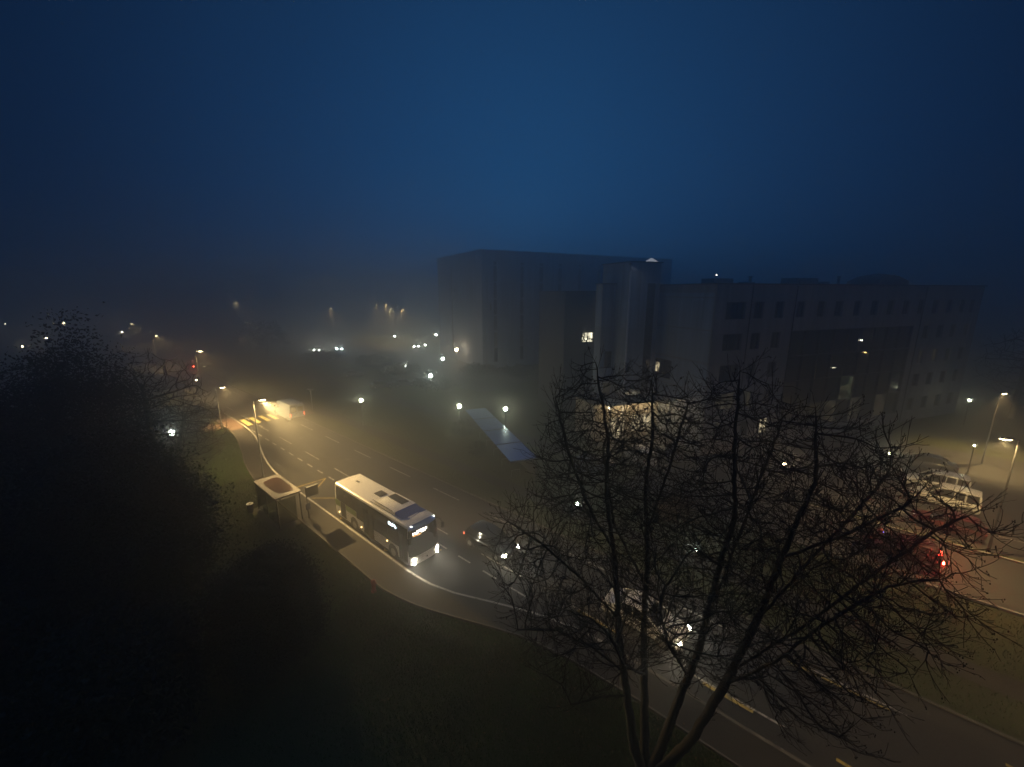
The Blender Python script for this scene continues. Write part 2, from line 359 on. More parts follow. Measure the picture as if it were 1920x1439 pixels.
# ------------------------------------------------------------------ road markings
MZ = .005
def quad(mb, s0, s1, t, w, z=MZ):
    mb.add(st_poly([(s0, t-w/2), (s1, t-w/2), (s1, t+w/2), (s0, t+w/2)], z), [(0, 1, 2, 3)])
mb = MB()
for t0, t1, a, b in ((17.2,17.85,-66.9,-63.1),(18.42,19.02,-67.0,-63.4),(19.68,20.2,-67.0,-63.4),(20.78,21.3,-66.9,-63.4),(22.0,22.55,-66.9,-63.4),(23.0,23.45,-66.9,-63.6)):
    quad(mb, a, b, (t0+t1)/2, t1-t0)
struct(mb.build('crosswalk', M['cross']))
mb = MB(); k = -60.0
while k < -12.5:
    quad(mb, k-.6, k+.6, 16.87, .12); k += 2.41
struct(mb.build('road_marking', M['white_line']))
mb = MB()
for k in range(-30, 9):
    c = -60.3+7.25*k; quad(mb, c-1.85, c+1.85, 18.23 if c < -38 else 18.1, .1)
struct(mb.build('road_marking', M['faint_line']))
mb = MB()
for k in range(-30, 9):
    c = -56.3+7.25*k; quad(mb, c-1.8, c+1.8, 22.2, .1)
struct(mb.build('road_marking', M['faint_line']))
mb = MB(); quad(mb, -10.6, -8.2, 18.03, .17); quad(mb, -3.7, -1.6, 17.97, .17); quad(mb, 1.3, 3.6, 17.99, .15); quad(mb, 6.3, 8.3, 22.1, .14)
quad(mb, -.9, 3.0, 22.0, .11)
struct(mb.build('road_marking', M['yellow_line']))
mb = MB()
def seg(mb, p, q, w, z=MZ+.004):
    a, b = W(*p, z), W(*q, z); d = (b-a).normalized(); nn = Vector((-d.y, d.x, 0))*w/2
    mb.add([a-nn, b-nn, b+nn, a+nn], [(0, 1, 2, 3)])
zz = [(-38.9,13.75),(-38.75,16.5),(-36.9,13.8),(-34.1,16.5),(-30.4,13.8),(-27.6,16.5),(-24.0,13.8),(-21.0,16.5)]
seg(mb, (-38.9,13.75), (-38.75,16.55), .13); seg(mb, (-38.75,16.5), (-36.6,14.3), .14, MZ+.008); seg(mb, (-35.75,13.8), (-33.7,15.6), .12, MZ+.008)
for i in range(3, len(zz)-1): seg(mb, zz[i], zz[i+1], .12, MZ+.004*(i+2))
struct(mb.build('road_marking', M['yellow_line']))
# solid edge line painted along the kerb of the bay
mb = MB()
def along(line, off, w, z):
    L = [W(s, t+off-w/2, z) for s, t in line]; Rr = [W(s, t+off+w/2, z) for s, t in line]; mb.strip(L, Rr)
along([p for p in KERB if -66 <= p[0] <= -8], -.08, .12, FW+.012)
struct(mb.build('kerb_paint', M['white_line']))
mb = MB()
for k in range(8):
    a = W(-3+k*2.7+4.0, 42.6, .0); quad(mb, -20+k*5.2, -15+k*5.2, 45.2 if k % 2 else 45.2, .1, -.004)
struct(mb.build('bay_marking', M['faint_line']))

# ------------------------------------------------------------------ grass blades (stuff)
def pt_in(line, s):
    return np.interp(s, [p[0] for p in line], [p[1] for p in line])
N = 230000
s_ = rng.uniform(-64, 12, N); t_ = pt_in(BACK, s_)-.1-np.abs(rng.normal(0, 4.2, N))
ok = t_ < pt_in(BACK, s_)-.12
ok &= ~((s_ > -37.6) & (s_ < -32) & (t_ > 9.4))
s_, t_ = s_[ok], t_[ok]
N2 = 26000
s2 = rng.uniform(-62, 14, N2); t2 = rng.uniform(23.8, 34.1, N2); k2 = ~((t2 > 26.3) & (t2 < 28))
s_ = np.concatenate([s_, s2[k2]]); t_ = np.concatenate([t_, t2[k2]]); n_ = len(s_)
x_ = s_*ca - t_*sa; y_ = s_*sa + t_*ca
an = rng.uniform(0, 2*PI, n_); h_ = rng.gamma(4, .022, n_)+.03; w_ = rng.uniform(.012, .028, n_); le = rng.uniform(-.07, .07, (n_, 2))
V = np.zeros((n_, 3, 3))
V[:, 0] = np.stack([x_-np.cos(an)*w_, y_-np.sin(an)*w_, np.full(n_, GZ)], 1)
V[:, 1] = np.stack([x_+np.cos(an)*w_, y_+np.sin(an)*w_, np.full(n_, GZ)], 1)
V[:, 2] = np.stack([x_+le[:, 0], y_+le[:, 1], GZ+h_], 1)
g_ = np_mesh('grass', V.reshape(-1, 3), np.arange(n_*3).reshape(-1, 3), M['blade'])
struct(g_, 'stuff')
# fallen leaves on the grass and the path edge
N = 3500
s_ = rng.uniform(-45, 8, N); t_ = 15.4-np.abs(rng.normal(0, 4.5, N)); bk = pt_in(BACK, s_); z_ = np.where(t_ > bk, FW+.02, GZ+.08)
ok = (t_ < bk+1.2) & ((t_ < bk-.15) | (rng.random(N) < .12)); s_, t_, z_ = s_[ok], t_[ok], z_[ok]; n_ = len(s_)
x_ = s_*ca - t_*sa; y_ = s_*sa + t_*ca; an = rng.uniform(0, 2*PI, n_); q = rng.uniform(.03, .06, n_)
V = np.zeros((n_, 4, 3))
for i in range(4):
    V[:, i] = np.stack([x_+np.cos(an+i*PI/2)*q*(1 if i % 2 else .6), y_+np.sin(an+i*PI/2)*q*(1 if i % 2 else .6), z_+rng.uniform(-.012, .012, n_)], 1)
struct(np_mesh('fallen_leaves', V.reshape(-1, 3), np.arange(n_*4).reshape(-1, 4), M['leaf_autumn']), 'stuff')

# ------------------------------------------------------------------ vehicles
def wheel(parent, x, y, r, w, rim=None):
    sgn = 1 if y > 0 else -1
    o = bpy.data.objects.new('wheel', None); C.objects.link(o); o.parent = parent; o.location = (x, y, r); o.empty_display_size = .2
    mb = MB(); mb.tube([(0, -w/2, 0), (0, -w/2+.03, 0), (0, w/2-.03, 0), (0, w/2, 0)], [r-.04, r, r, r-.04], 20); mb.build('tyre', M['rubber'], o, 40)
    mb = MB(); mb.tube([(0, sgn*(w/2-.02), 0), (0, sgn*(w/2+.012), 0)], [r*.64, r*.6], 16)
    for k in range(5):
        a = 2*PI*k/5; mb.box((math.cos(a)*r*.32, sgn*(w/2+.016), math.sin(a)*r*.32), (.05, .012, .05))
    mb.build('rim', rim or M['steel'], o, 40)
def section(x, w, z0, z1, crown=.04, n=1):
    h = z1-z0
    half = [(w*.90, z0), (w*.985, z0+h*.18), (w, z0+h*.5), (w*.975, z0+h*.8), (w*.90, z1-.015), (w*.55, z1+crown*.7)]
    return [(x, -y, z) for y, z in half]+[(x, 0, z1+crown)]+[(x, y, z) for y, z in reversed(half)]
CARS = {  # L, W, H, stations of lower body (x from rear, z0, z1, width factor), greenhouse (rear base, rear roof, front roof, front base), belt
 'hatch': dict(L=4.1, W=1.74, H=1.46, st=[(0,.42,.78,.84),(.12,.3,.9,.95),(.6,.2,.95,1),(2.0,.2,.93,1),(3.0,.2,.92,1),(3.55,.24,.82,.97),(3.95,.28,.72,.9),(4.1,.36,.6,.78)], gh=(.12,.55,2.3,3.15), wb=(.75,3.3), r=.31),
 'saloon': dict(L=4.5, W=1.8, H=1.44, st=[(0,.42,.85,.84),(.12,.3,.96,.95),(.6,.2,.98,1),(2.0,.2,.93,1),(3.2,.2,.92,1),(3.9,.24,.83,.97),(4.35,.28,.73,.9),(4.5,.36,.6,.78)], gh=(.55,1.25,2.5,3.4), wb=(.9,3.6), r=.32),
 'suv': dict(L=4.45, W=1.86, H=1.66, st=[(0,.5,.95,.86),(.12,.36,1.05,.96),(.6,.28,1.08,1),(2.0,.28,1.06,1),(3.2,.28,1.05,1),(3.85,.3,1.0,.97),(4.3,.34,.88,.92),(4.45,.42,.7,.8)], gh=(.1,.45,2.5,3.3), wb=(.85,3.55), r=.36),
 'van': dict(L=4.3, W=1.84, H=1.85, st=[(0,.4,1.05,.9),(.1,.3,1.12,.97),(.6,.22,1.14,1),(2.2,.22,1.12,1),(3.1,.22,1.1,1),(3.7,.25,.98,.97),(4.15,.3,.82,.9),(4.3,.4,.65,.8)], gh=(.04,.16,2.45,3.4), wb=(.75,3.45), r=.32),
}
def make_car(name, kind, paint, label, cat, group=None, head=None, tail=None, rails=False):
    K = CARS[kind]; L, w, H = K['L'], K['W']/2, K['H']; ox = -L/2
    t = empty(name, (0, 0, 0), 0, label, cat, group)
    st = K['st']
    def belt(x):
        return float(np.interp(x, [s[0] for s in st], [s[2] for s in st]))
    mb = MB(); mb.loft([section(ox+s[0], w*s[3], s[1], s[2]) for s in st])
    rb, rr, fr, fb = K['gh']
    # roof panel and pillars belong to the painted body
    wr = w*(.80 if kind != 'van' else .86)
    rings = []
    for x, dz, f in ((rr-.04, -.05, .92), (rr+.15, 0, 1), ((rr+fr)/2, .03, 1), (fr-.2, 0, .99), (fr+.06, -.06, .92)):
        z = H+dz; rings.append([(ox+x, -wr*f, z-.07), (ox+x, -wr*f*.97, z-.02), (ox+x, -wr*f*.6, z+.012), (ox+x, wr*f*.6, z+.012), (ox+x, wr*f*.97, z-.02), (ox+x, wr*f, z-.07)])
    mb.loft(rings)
    wbelt = w*.93
    for sy in (-1, 1):
        mb.tube([(ox+fb-.05, sy*wbelt*.97, belt(fb)-.02), (ox+fr+.02, sy*wr*.96, H-.09)], .035, 6)
        mb.tube([(ox+rb+.06, sy*wbelt*.97, belt(rb+.1)-.02), (ox+rr, sy*wr*.96, H-.09)], .075 if kind != 'saloon' else .05, 6)
        mid = (rb+fb)/2-.1
        mb.tube([(ox+mid, sy*wbelt*1.005, belt(mid)-.02), (ox+mid-.05, sy*wr*1.0, H-.08)], .035, 6)
        if kind == 'van':
            mb.tube([(ox+.95, sy*wbelt*1.0, belt(.9)-.02), (ox+.93, sy*wr*1.0, H-.08)], .06, 6)
    mb.build('body', paint, t, 38)
    # glass house: loft from the belt line up to the roof
    def ring(z, x0, x1, ww, cut):
        return [(ox+x0, -ww+cut, z), (ox+x0+cut, -ww, z), (ox+x1-cut*2, -ww, z), (ox+x1, -ww+cut*3, z), (ox+x1, ww-cut*3, z), (ox+x1-cut*2, ww, z), (ox+x0+cut, ww, z), (ox+x0, ww-cut, z)]
    zb = min(belt(rb+.1), belt(fb))-.03
    mb = MB(); mb.loft([ring(zb, rb+.02, fb, wbelt*.985, .1), ring(H-.055, rr-.02, fr+.04, wr*.97, .09)])
    mb.build('windows', M['glass'], t, 30)
    for x in K['wb']:
        for sy in (-1, 1):
            wheel(t, ox+x, sy*(w-.09), K['r'], .2)
    for x in K['wb']:
        for sy in (-1, 1):
            mb = MB(); mb.tube([(ox+x, sy*(w-.2), K['r']+.02), (ox+x, sy*(w-.004), K['r']+.02)], K['r']+.07, 18); mb.build('wheel_arch', M['black'], t, 40)
    hz = belt(L-.15)-.1
    for sy in (-1, 1):
        mb = MB(); mb.box((ox+L-.2, sy*w*.70, hz), (.26, .34, .14), -sy*.5); mb.build('headlight', head or M['glass'], t, None, .02)
        mb = MB(); mb.box((ox+.06, sy*w*.80, belt(.1)-.12), (.12, .2, .26 if kind == 'van' else .15)); mb.build('taillight', tail or M['hydrant'], t, None, .02)
        mb = MB(); mb.box((ox+fb-.35, sy*(w+.1), belt(fb)+.06), (.1, .18, .13)); mb.tube([(ox+fb-.35, sy*(w-.08), belt(fb)+.02), (ox+fb-.35, sy*(w+.04), belt(fb)+.04)], .025, 6)
        mb.build('wing_mirror', paint, t, None, .02)
    mb = MB(); mb.box((ox+L-.03, 0, .42), (.06, w*1.1, .16)); mb.build('grille', M['black'], t)
    mb = MB(); mb.box((ox-.01, 0, .55), (.03, .5, .11)); mb.build('number_plate', M['plate'], t)
    for sy in (-1, 1):
        mb = MB(); mb.box((ox+L/2, sy*(w-.0), .30), (L*.42, .03, .06)); mb.build('sill', M['black'], t)
    if rails:
        for sy in (-1, 1):
            mb = MB(); mb.tube([(ox+rr+.2, sy*wr*.86, H-.01), (ox+rr+.3, sy*wr*.86, H+.05), (ox+fr-.3, sy*wr*.86, H+.05), (ox+fr-.2, sy*wr*.86, H-.01)], .02, 6); mb.build('roof_rail', M['steel'], t)
    return t
def beams(car, L, w, z, power, col=(1, .93, .75), size=62, down=.13):
    for sy in (-1, 1):
        lamp('SPOT', 'headlamp_beam', (L/2+.12, sy*w*.7, z), car, power, col, (1, sy*.03, -down), size, .9, .05)
RZ = ROAD_A                       # towards the camera along the road
# dark car level with the front of the bus
car = make_car('passing_car', 'hatch', M['black_paint'], 'black hatchback with blazing headlights overtaking the white bus', 'car', 'cars driving on the road', M['e_head'], M['e_tail_dim'])
place(car, W(-18.5, 19.0, 0), RZ, car['label']); beams(car, 4.1, .87, .66, 170)
# white car below the bare tree
car = make_car('passing_car', 'saloon', M['white_paint'], 'white saloon driving with lit headlights below the bare tree', 'car', 'cars driving on the road', M['e_head'], None)
place(car, W(-7.25, 19.45, 0), RZ, car['label']); beams(car, 4.5, .9, .68, 50, size=70, down=.35)
# van driving away past the crossing
van = empty('delivery_van', W(-62.8, 22.55, 0), RZ+PI, 'blue grey panel van with red tail lights driving away over the zebra crossing', 'van')
mb = MB(); rings = []
for x, wf, z0, z1 in ((-2.9,.97,.4,2.45),(-2.8,1,.35,2.55),(1.0,1,.35,2.55),(1.6,.99,.35,2.45),(2.3,.96,.35,1.5),(2.9,.93,.35,1.15),(3.1,.85,.42,1.0)):
    w = 1.02*wf; rings.append([(x,-w,z0),(x,-w*1.0,z0+(z1-z0)*.55),(x,-w*.93,z1-.1),(x,-w*.85,z1),(x,w*.85,z1),(x,w*.93,z1-.1),(x,w*1.0,z0+(z1-z0)*.55),(x,w,z0)])
mb.loft(rings); mb.build('body', M['van_paint'], van, 38)
mb = MB(); mb.box((-2.915,-.47,1.8),(.03,.72,.7)); mb.box((-2.915,.47,1.8),(.03,.72,.7)); mb.build('rear_window', M['glass'], van)
for sy in (-1, 1):
    mb = MB(); mb.box((1.35, sy*1.0, 1.75), (.8, .05, .55)); mb.build('side_window', M['glass'], van)
    mb = MB(); mb.box((-2.9, sy*.93, 1.05), (.06, .13, .42)); mb.build('taillight', M['e_tail_dim'], van)
    mb = MB(); mb.box((1.75, sy*1.15, 1.55), (.1, .2, .3)); mb.build('wing_mirror', M['black'], van)
    for x in (-1.9, 2.0): wheel(van, x, sy*.92, .34, .22)
mb = MB(); mb.box((-2.95, 0, .52), (.12, 1.9, .16)); mb.build('bumper', M['black'], van)
mb = MB(); mb.box((-2.925, .28, .8), (.03, .5, .11)); mb.build('number_plate', M['plate'], van)
mb = MB(); mb.box((1.95, 0, 2.02), (.62, 1.62, .05), 0); mb.build('windscreen', M['glass'], van)
# car park on the right: nose away, tails towards the lamp
ph = R(132)
car = make_car('parked_car', 'van', M['white_paint'], 'white parked leisure van with its side windows towards us, beside the red car', 'car', 'cars parked under the right street lamp', None, None)
place(car, Vector((37.1, 32.6, 0)), ph, car['label']); first_van = car
c2 = copy_tree(first_van); place(c2, Vector((39.2, 35.4, 0)), ph+R(3), 'white parked leisure van half hidden behind the one beside the red car')
car = make_car('parked_car', 'hatch', M['red_paint_and_glow'], 'dark red hatchback parked nearest in the row below the lamp', 'car', 'cars parked under the right street lamp')
place(car, Vector((33.5, 28.8, 0)), ph, car['label'])
car = make_car('parked_car', 'saloon', M['grey_paint'], 'dark grey parked saloon beyond the two white leisure vans', 'car', 'cars parked under the right street lamp')
place(car, Vector((43.3, 40.4, 0)), ph+R(4), car['label']); grey = car
# dark braking car in the access lane, its brake glow put into red paint
car = make_car('braking_car', 'hatch', M['red_paint_and_glow'], 'dark car painted in its brake-glow red, seen from behind with both brake lights glowing in the access lane', 'car', None, None, M['e_tail'])
place(car, W(3.6, 37.05, 0), RZ+PI, car['label']); braking = car
for sy in (-1, 1): lamp('POINT', 'brake_glow', (-2.22, sy*.68, .8), car, 10, (1, .02, .01), radius=.06)
# cars further off
hatch_white = make_car('parked_car', 'hatch', M['silver_paint'], 'silver hatchback', 'car')
place(hatch_white, Vector((46.0, 52.5, 0)), R(20), 'pale parked hatchback in the dim row before the right end of the long building', 'cars parked before the long building')
c2 = copy_tree(hatch_white); place(c2, Vector((42.0, 51.0, 0)), R(200), 'pale parked hatchback left of the other one before the long building')
# vans by the lit entrance
suv = make_car('parked_car', 'suv', M['sky_tint_paint'], 'parked car painted in sky-reflection blue, nose out before the lit entrance, left of the tree stem', 'car', 'cars parked before the lit entrance', rails=True)  # body colour stands in for sky reflected on the roof
place(suv, Vector((8.4, 39.6, 0)), R(20), suv['label'])
c2 = copy_tree(first_van); place(c2, Vector((13.6, 42.0, 0)), R(110), 'white parked leisure van right before the lit entrance', 'cars parked before the lit entrance')
c2 = copy_tree(grey); place(c2, Vector((16.6, 43.0, 0)), R(110), 'grey parked saloon at the foot of the stair tower by the entrance', 'cars parked before the lit entrance')
# oncoming headlights far away in the fog
far_cars = [(-26.6, 99.5, -78, 'headlights of the nearest far car, a close bright pair above the dark lawn', 'e_head_far', M['grey_paint']),
            (-31.6, 136, -76, 'far car with a bright headlight pair below the twin street lamps', 'e_head_far', M['silver_paint']),
            (-54.4, 130, -70, 'far car with bluish headlights, right one of the two by the far road', 'e_head_cool', M['silver_paint']),
            (-60.4, 127.5, -70, 'far car with dimmer headlights, left one of the two by the far road', 'e_head_far', M['white_paint'])]
for x, y, a, lab, em, pa in far_cars:
    c = make_car('far_car', 'hatch', pa, lab, 'car', 'cars with headlights far off in the fog', M[em], None)
    place(c, Vector((x, y, 0)), R(a), lab)
c = make_car('far_car', 'hatch', M['black_paint'], 'dark car with red tail lights far along the road', 'car', None, None, M['e_tail'])
place(c, W(-121.8, 22.6, 0), RZ+PI, c['label'])
for k, (x, y, a, lab) in enumerate([(-25.0, 77.5, 25, 'dark parked car with a glinting roof left in the dim lawn row'), (-21.2, 79.0, 25, 'dark parked car in the middle of the dim lawn row'), (-17.6, 80.4, 25, 'dark parked car at the right end of the dim lawn row'),
                                    (-34.5, 88.5, 20, 'lone dark parked car left of the headlight pair')]):
    c = copy_tree(grey); place(c, Vector((x, y, 0)), R(a), lab, 'dark cars parked in the field')

# ------------------------------------------------------------------ the bus
bus = empty('midi_bus', W(-31.0, 14.98, 0), RZ, 'white city midibus with dark glazing, blue roof front and lit destination displays', 'bus')
BL, BW, BH = 10.25, 1.2, 3.08
def bring(x, w, zb, top, rad=.2):
    half = [(w*.97, zb), (w, zb+.25), (w, 1.2), (w*.985, 2.2), (w*.955, top-rad), (w*.93, top-rad*.45), (w*.86, top-rad*.12), (w*.74, top-.0)]
    return [(x, -y, z) for y, z in half]+[(x, -w*.3, top+.035), (x, w*.3, top+.035)]+[(x, y, z) for y, z in reversed(half)]
mb = MB()
mb.loft([bring(0, BW*.93, .34, BH-.1), bring(.08, BW*.985, .3, BH-.03), bring(.25, BW, .28, BH), bring(9.3, BW, .28, BH), bring(9.7, BW*.99, .27, BH-.01), bring(9.93, BW*.965, .27, BH-.05)])
mb.build('body', M['bus_white'], bus, 35)
# glazing on both sides, one dark band; the right side faces the kerb and us
GS = BW*1.0+.006
def slab_side(mb, x0, x1, z0, z1, sy, out=.006, thick=.03):
    # follows the slight tumblehome of the side
    def yy(z): return sy*(BW*float(np.interp(z, [0, 1.2, 2.2, 2.88], [1, 1, .985, .955]))+out)
    zs = [z0] + [z for z in (1.2, 2.2) if z0 < z < z1] + [z1]
    rings = []
    for z in zs:
        y = yy(z); rings.append([(x0, y, z), (x1, y, z), (x1, y-sy*thick, z), (x0, y-sy*thick, z)])
    if sy > 0: rings = [list(reversed(r)) for r in rings]
    mb.loft(rings)
for sy in (-1, 1):
    mb = MB(); slab_side(mb, .22, 9.9, 1.72, 2.86, sy); slab_side(mb, 3.35, 9.9, 1.2, 1.716, sy); mb.build('side_windows', M['glass'], bus)
    mb = MB()
    for x in (1.55, 3.05, 4.3, 5.9, 7.6, 8.95): slab_side(mb, x-.025, x+.025, 1.74, 2.82, sy, .012)
    for x0 in (1.62, 3.12): slab_side(mb, x0, x0+1.2, 2.42, 2.45, sy, .014)
    mb.build('window_bar', M['black'], bus)
    mb = MB(); slab_side(mb, .05, .86, 1.2, 1.70, sy); slab_side(mb, 1.75, 3.3, 1.25, 1.70, sy); mb.build('green_panel', M['bus_green'], bus)
    mb = MB(); slab_side(mb, .9, 1.7, .45, 1.70, sy, .005); mb.build('engine_grille', M['black'], bus)
    mb = MB()
    for x0, x1 in ((.06, 9.9),): slab_side(mb, x0, x1, .24, .36, sy, .008)
    mb.build('skirt_trim', M['black'], bus)
for x0, x1, nm in ((4.38, 5.75, 'middle'), (8.95, 9.9, 'front')):
    d = MB(); slab_side(d, x0, x1, .36, 2.5, -1, .016); dr = d.build('door', M['glass'], bus)
    f = MB(); slab_side(f, (x0+x1)/2-.03, (x0+x1)/2+.03, .38, 2.48, -1, .024); slab_side(f, x0, x0+.05, .38, 2.48, -1, .024); slab_side(f, x1-.05, x1, .38, 2.48, -1, .024); slab_side(f, x0, x1, .36, .46, -1, .026)
    f.build('door_frame', M['black'], dr)
# windscreen, front trim, bumper
def fring(z, w, x0, thick=.3, n=11, dx=.22):
    pts = []; 
    for i in range(n):
        a = -1+2*i/(n-1); pts.append((x0-dx*abs(a)**3, a*w, z))
    return pts+[(p[0]-thick, p[1], z) for p in reversed(pts)]
mb = MB(); mb.loft([fring(.88, BW*.965, 10.30), fring(1.4, BW*.97, 10.31), fring(2.2, BW*.95, 10.285), fring(2.72, BW*.925, 10.21)]); mb.build('windscreen', M['glass'], bus, 40)
mb = MB(); mb.loft([fring(2.73, BW*.93, 10.22), fring(2.9, BW*.91, 10.17), fring(3.02, BW*.86, 10.02)]); mb.build('front_cornice', M['bus_blue'], bus, 40)
mb = MB(); mb.loft([fring(.24, BW*.95, 10.28), fring(.3, BW*.985, 10.34), fring(.74, BW*.985, 10.36), fring(.87, BW*.97, 10.32)]); bump = mb.build('bumper', M['bus_white'], bus, 40)
mb = MB(); mb.tube([(10.36, 0, .56), (10.375, 0, .56)], .06, 12); mb.build('emblem', M['black'], bump)
for sy in (-1, 1):
    mb = MB(); mb.ball((10.22, sy*.93, .66), .12, 10, 8, .8); mb.ball((10.2, sy*1.0, .70), .07, 8, 6); mb.build('headlight', M['e_head'], bus)
    mb = MB(); mb.ball((10.25, sy*.95, .36), .075, 8, 6); mb.build('fog_light', M['e_head'], bus)
    mb = MB(); mb.ball((10.08, sy*.92, 3.02), .05, 8, 6); mb.build('marker_light', M['e_marker'], bus)
    lamp('SPOT', 'headlamp_beam', (10.50, sy*.93, .62), bus, 150, (1, .9, .66), (1, sy*.06, -.16), 75, .9, .05)
    # mirrors on curved arms
    mb = MB(); mb.tube([(10.05, sy*1.02, 2.85), (10.35, sy*1.22, 2.8), (10.42, sy*1.34, 2.55)], .03, 6); mb.box((10.42, sy*1.36, 2.3), (.14, .2, .42)); mb.build('wing_mirror', M['black'], bus, None, .02)
    for x, r in ((2.95, .46), (8.18, .46)):
        wheel(bus, x, sy*(BW-.14), r, .28)
for x in (2.95, 8.18):
    for sy in (-1, 1):
        mb = MB(); mb.tube([(x, sy*(BW-.4), .5), (x, sy*(BW+.004), .5)], .58, 22); mb.build('wheel_arch', M['black'], bus, 40)
for x in (.6, 4.0, 7.5):
    for sy in (-1, 1):
        mb = MB(); mb.ball((x, sy*(BW+.01), .68 if x < 5 else 1.05), .05, 8, 6); mb.build('side_marker', M['e_amber'], bus)
for sy in (-1, 1):
    mb = MB(); mb.box((.02, sy*.95, 1.2), (.06, .16, .5)); mb.build('taillight', M['hydrant'], bus)
mb = MB(); mb.box((.02, 0, 2.1), (.06, 1.7, .95)); mb.build('rear_window', M['glass'], bus, None, .02)
# destination displays: dot rows too far to read, so bright blocks of uneven height
def display(name, place_fn, n, m, parent, seed, matr):
    r = random.Random(seed); mb = MB()
    for k in range(n):
        lo, hi = (0 if r.random() < .75 else .35), (1 if r.random() < .7 else .6)
        place_fn(mb, (k+.1)/n, (k+.93)/n, lo, hi)
    return mb.build(name, matr, parent)
def side_fn(mb, a, b, lo, hi): slab_side(mb, 7.72+a*.95, 7.72+b*.95, 2.42+lo*.22, 2.42+hi*.22, -1, .012, .02)
display('side_display', side_fn, 9, None, bus, 3, M['e_led'])
def front_fn(mb, a, b, lo, hi):
    y0, y1 = -.92+a*1.06, -.92+b*1.06
    xx = lambda y: 10.262-.22*abs(y/(BW*.95))**3
    z0, z1 = 2.42+lo*.24, 2.42+hi*.24
    mb.add([(xx(y0)+.045-(z0-2.2)*.145, y0, z0), (xx(y1)+.045-(z0-2.2)*.145, y1, z0), (xx(y1)+.045-(z1-2.2)*.145, y1, z1), (xx(y0)+.045-(z1-2.2)*.145, y0, z1)], [(0, 1, 2, 3)])
display('front_display', front_fn, 11, None, bus, 5, M['e_led_warm'])
mb = MB(); front_fn(mb, 0, .55, -.45, -.12); mb.build('route_number_display', M['e_led_amber'], bus)
# roof: hatches, air conditioning pod, blue nose
mb = MB(); mb.box((1.5, .1, 3.125), (.42, .16, .05)); mb.build('roof_vent', M['black'], bus, None, .015)
mb = MB(); mb.box((4.7, .17, 3.14), (.84, .66, .06)); mb.build('roof_hatch', M['black'], bus, None, .06)
mb = MB()
def pod(x, w, z): return [(x, -w, 3.06), (x, -w*.97, z-.04), (x, -w*.85, z), (x, w*.85, z), (x, w*.97, z-.04), (x, w, 3.06)]
mb.loft([pod(5.45, .84, 3.12), pod(5.7, .9, 3.3), pod(7.95, .9, 3.34), pod(8.15, .9, 3.32)]); pd = mb.build('roof_pod', M['bus_white'], bus, 35)
mb = MB(); mb.loft([pod(8.152, .902, 3.322), pod(8.5, .9, 3.22), pod(8.85, .88, 3.13), pod(9.15, .80, 3.10)]); mb.build('pod_nose', M['bus_blue'], pd, 35)
mb = MB(); mb.add([(7.9, -.99, 3.095), (9.0, -.99, 3.095), (9.35, -.6, 3.118), (9.1, .55, 3.118), (9.2, 1.0, 3.09), (8.2, 1.0, 3.09)], [(0, 1, 2, 3, 4, 5)]); mb.build('roof_stripe', M['bus_blue'], bus)
mb = MB(); mb.box((6.75, .36, 3.345), (1.75, .62, .03)); gr = mb.build('pod_grille', M['black'], pd)
mb = MB()
for k in range(9): mb.box((6.0+k*.19, .36, 3.363), (.03, .58, .012))
for k in range(2): mb.tube([(6.35+.85*k, .36, 3.36), (6.35+.85*k, .36, 3.372)], .2, 14)
mb.build('grille_slats', M['dark_steel'], pd)
mb = MB(); mb.box((6.6, -.95, 3.12), (2.9, .025, .03)); mb.box((6.6, -.87, 3.3), (2.5, .02, .03)); mb.build('roof_seam', M['dark_steel'], bus)

# ------------------------------------------------------------------ bus shelter, stop sign, hydrant
sh = empty('bus_shelter', W(-34.85, 10.9, 0), RZ, 'flat roofed glass bus shelter with reddish leaves on its roof', 'bus shelter')
mb = MB(); mb.box((0, 0, 2.53), (4.7, 1.95, .10)); mb.build('roof', M['shelter_roof'], sh, None, .02)
mb = MB(); pts = []
for k in range(28):
    a = 2*PI*k/28; c, s = math.cos(a), math.sin(a)
    pts.append(((abs(c)**.45)*math.copysign(1, c)*1.72*(1+.05*math.sin(5*a)), (abs(s)**.45)*math.copysign(1, s)*.66*(1+.06*math.sin(3*a+1))+.1))
mb.prism(pts, 2.586, 2.60); mb.build('leaf_litter', M['moss'], sh)
for x in (-2.25, 0, 2.25):
    mb = MB(); mb.tube([(x, -.88, 0), (x, -.88, 2.46)], .04, 8); mb.build('post', M['dark_steel'], sh)
mb = MB(); mb.tube([(-2.25, .82, 0), (-2.25, .82, 2.46)], .04, 8); mb.build('post', M['dark_steel'], sh)
mb = MB(); mb.tube([(2.25, .82, 0), (2.25, .82, 2.46)], .04, 8); mb.build('post', M['dark_steel'], sh)
for x in (-1.13, 1.13):
    mb = MB(); mb.box((x, -.88, 1.25), (2.12, .012, 2.1)); mb.build('glass_panel', M['tint'], sh)
for x in (-2.25, 2.25):
    mb = MB(); mb.box((x, -.15, 1.25), (.012, 1.3, 2.1)); mb.build('glass_panel', M['tint'], sh)
mb = MB(); mb.box((-.4, -.55, .48), (2.8, .36, .05)); mb.box((-1.5, -.6, .24), (.06, .3, .46)); mb.box((.7, -.6, .24), (.06, .3, .46)); mb.build('bench', M['dark_steel'], sh)
mb = MB(); mb.tube([(1.3, -.87, 1.35), (1.3, -.86, 1.35)], .12, 14); mb.build('sticker', M['sign_pale'], sh)
flat('shelter_slab', [(-37.3, 9.75), (-32.3, 9.75), (-32.3, 11.58), (-37.3, 11.58)], .03, M['footway'])
sg = empty('bus_stop_sign', W(-32.35, 12.15, FW), RZ, 'tall dark bus stop sign with a wide panel beside the shelter', 'sign')
mb = MB(); mb.tube([(0, 0, 0), (0, 0, 2.75)], .045, 8); mb.build('post', M['dark_steel'], sg)
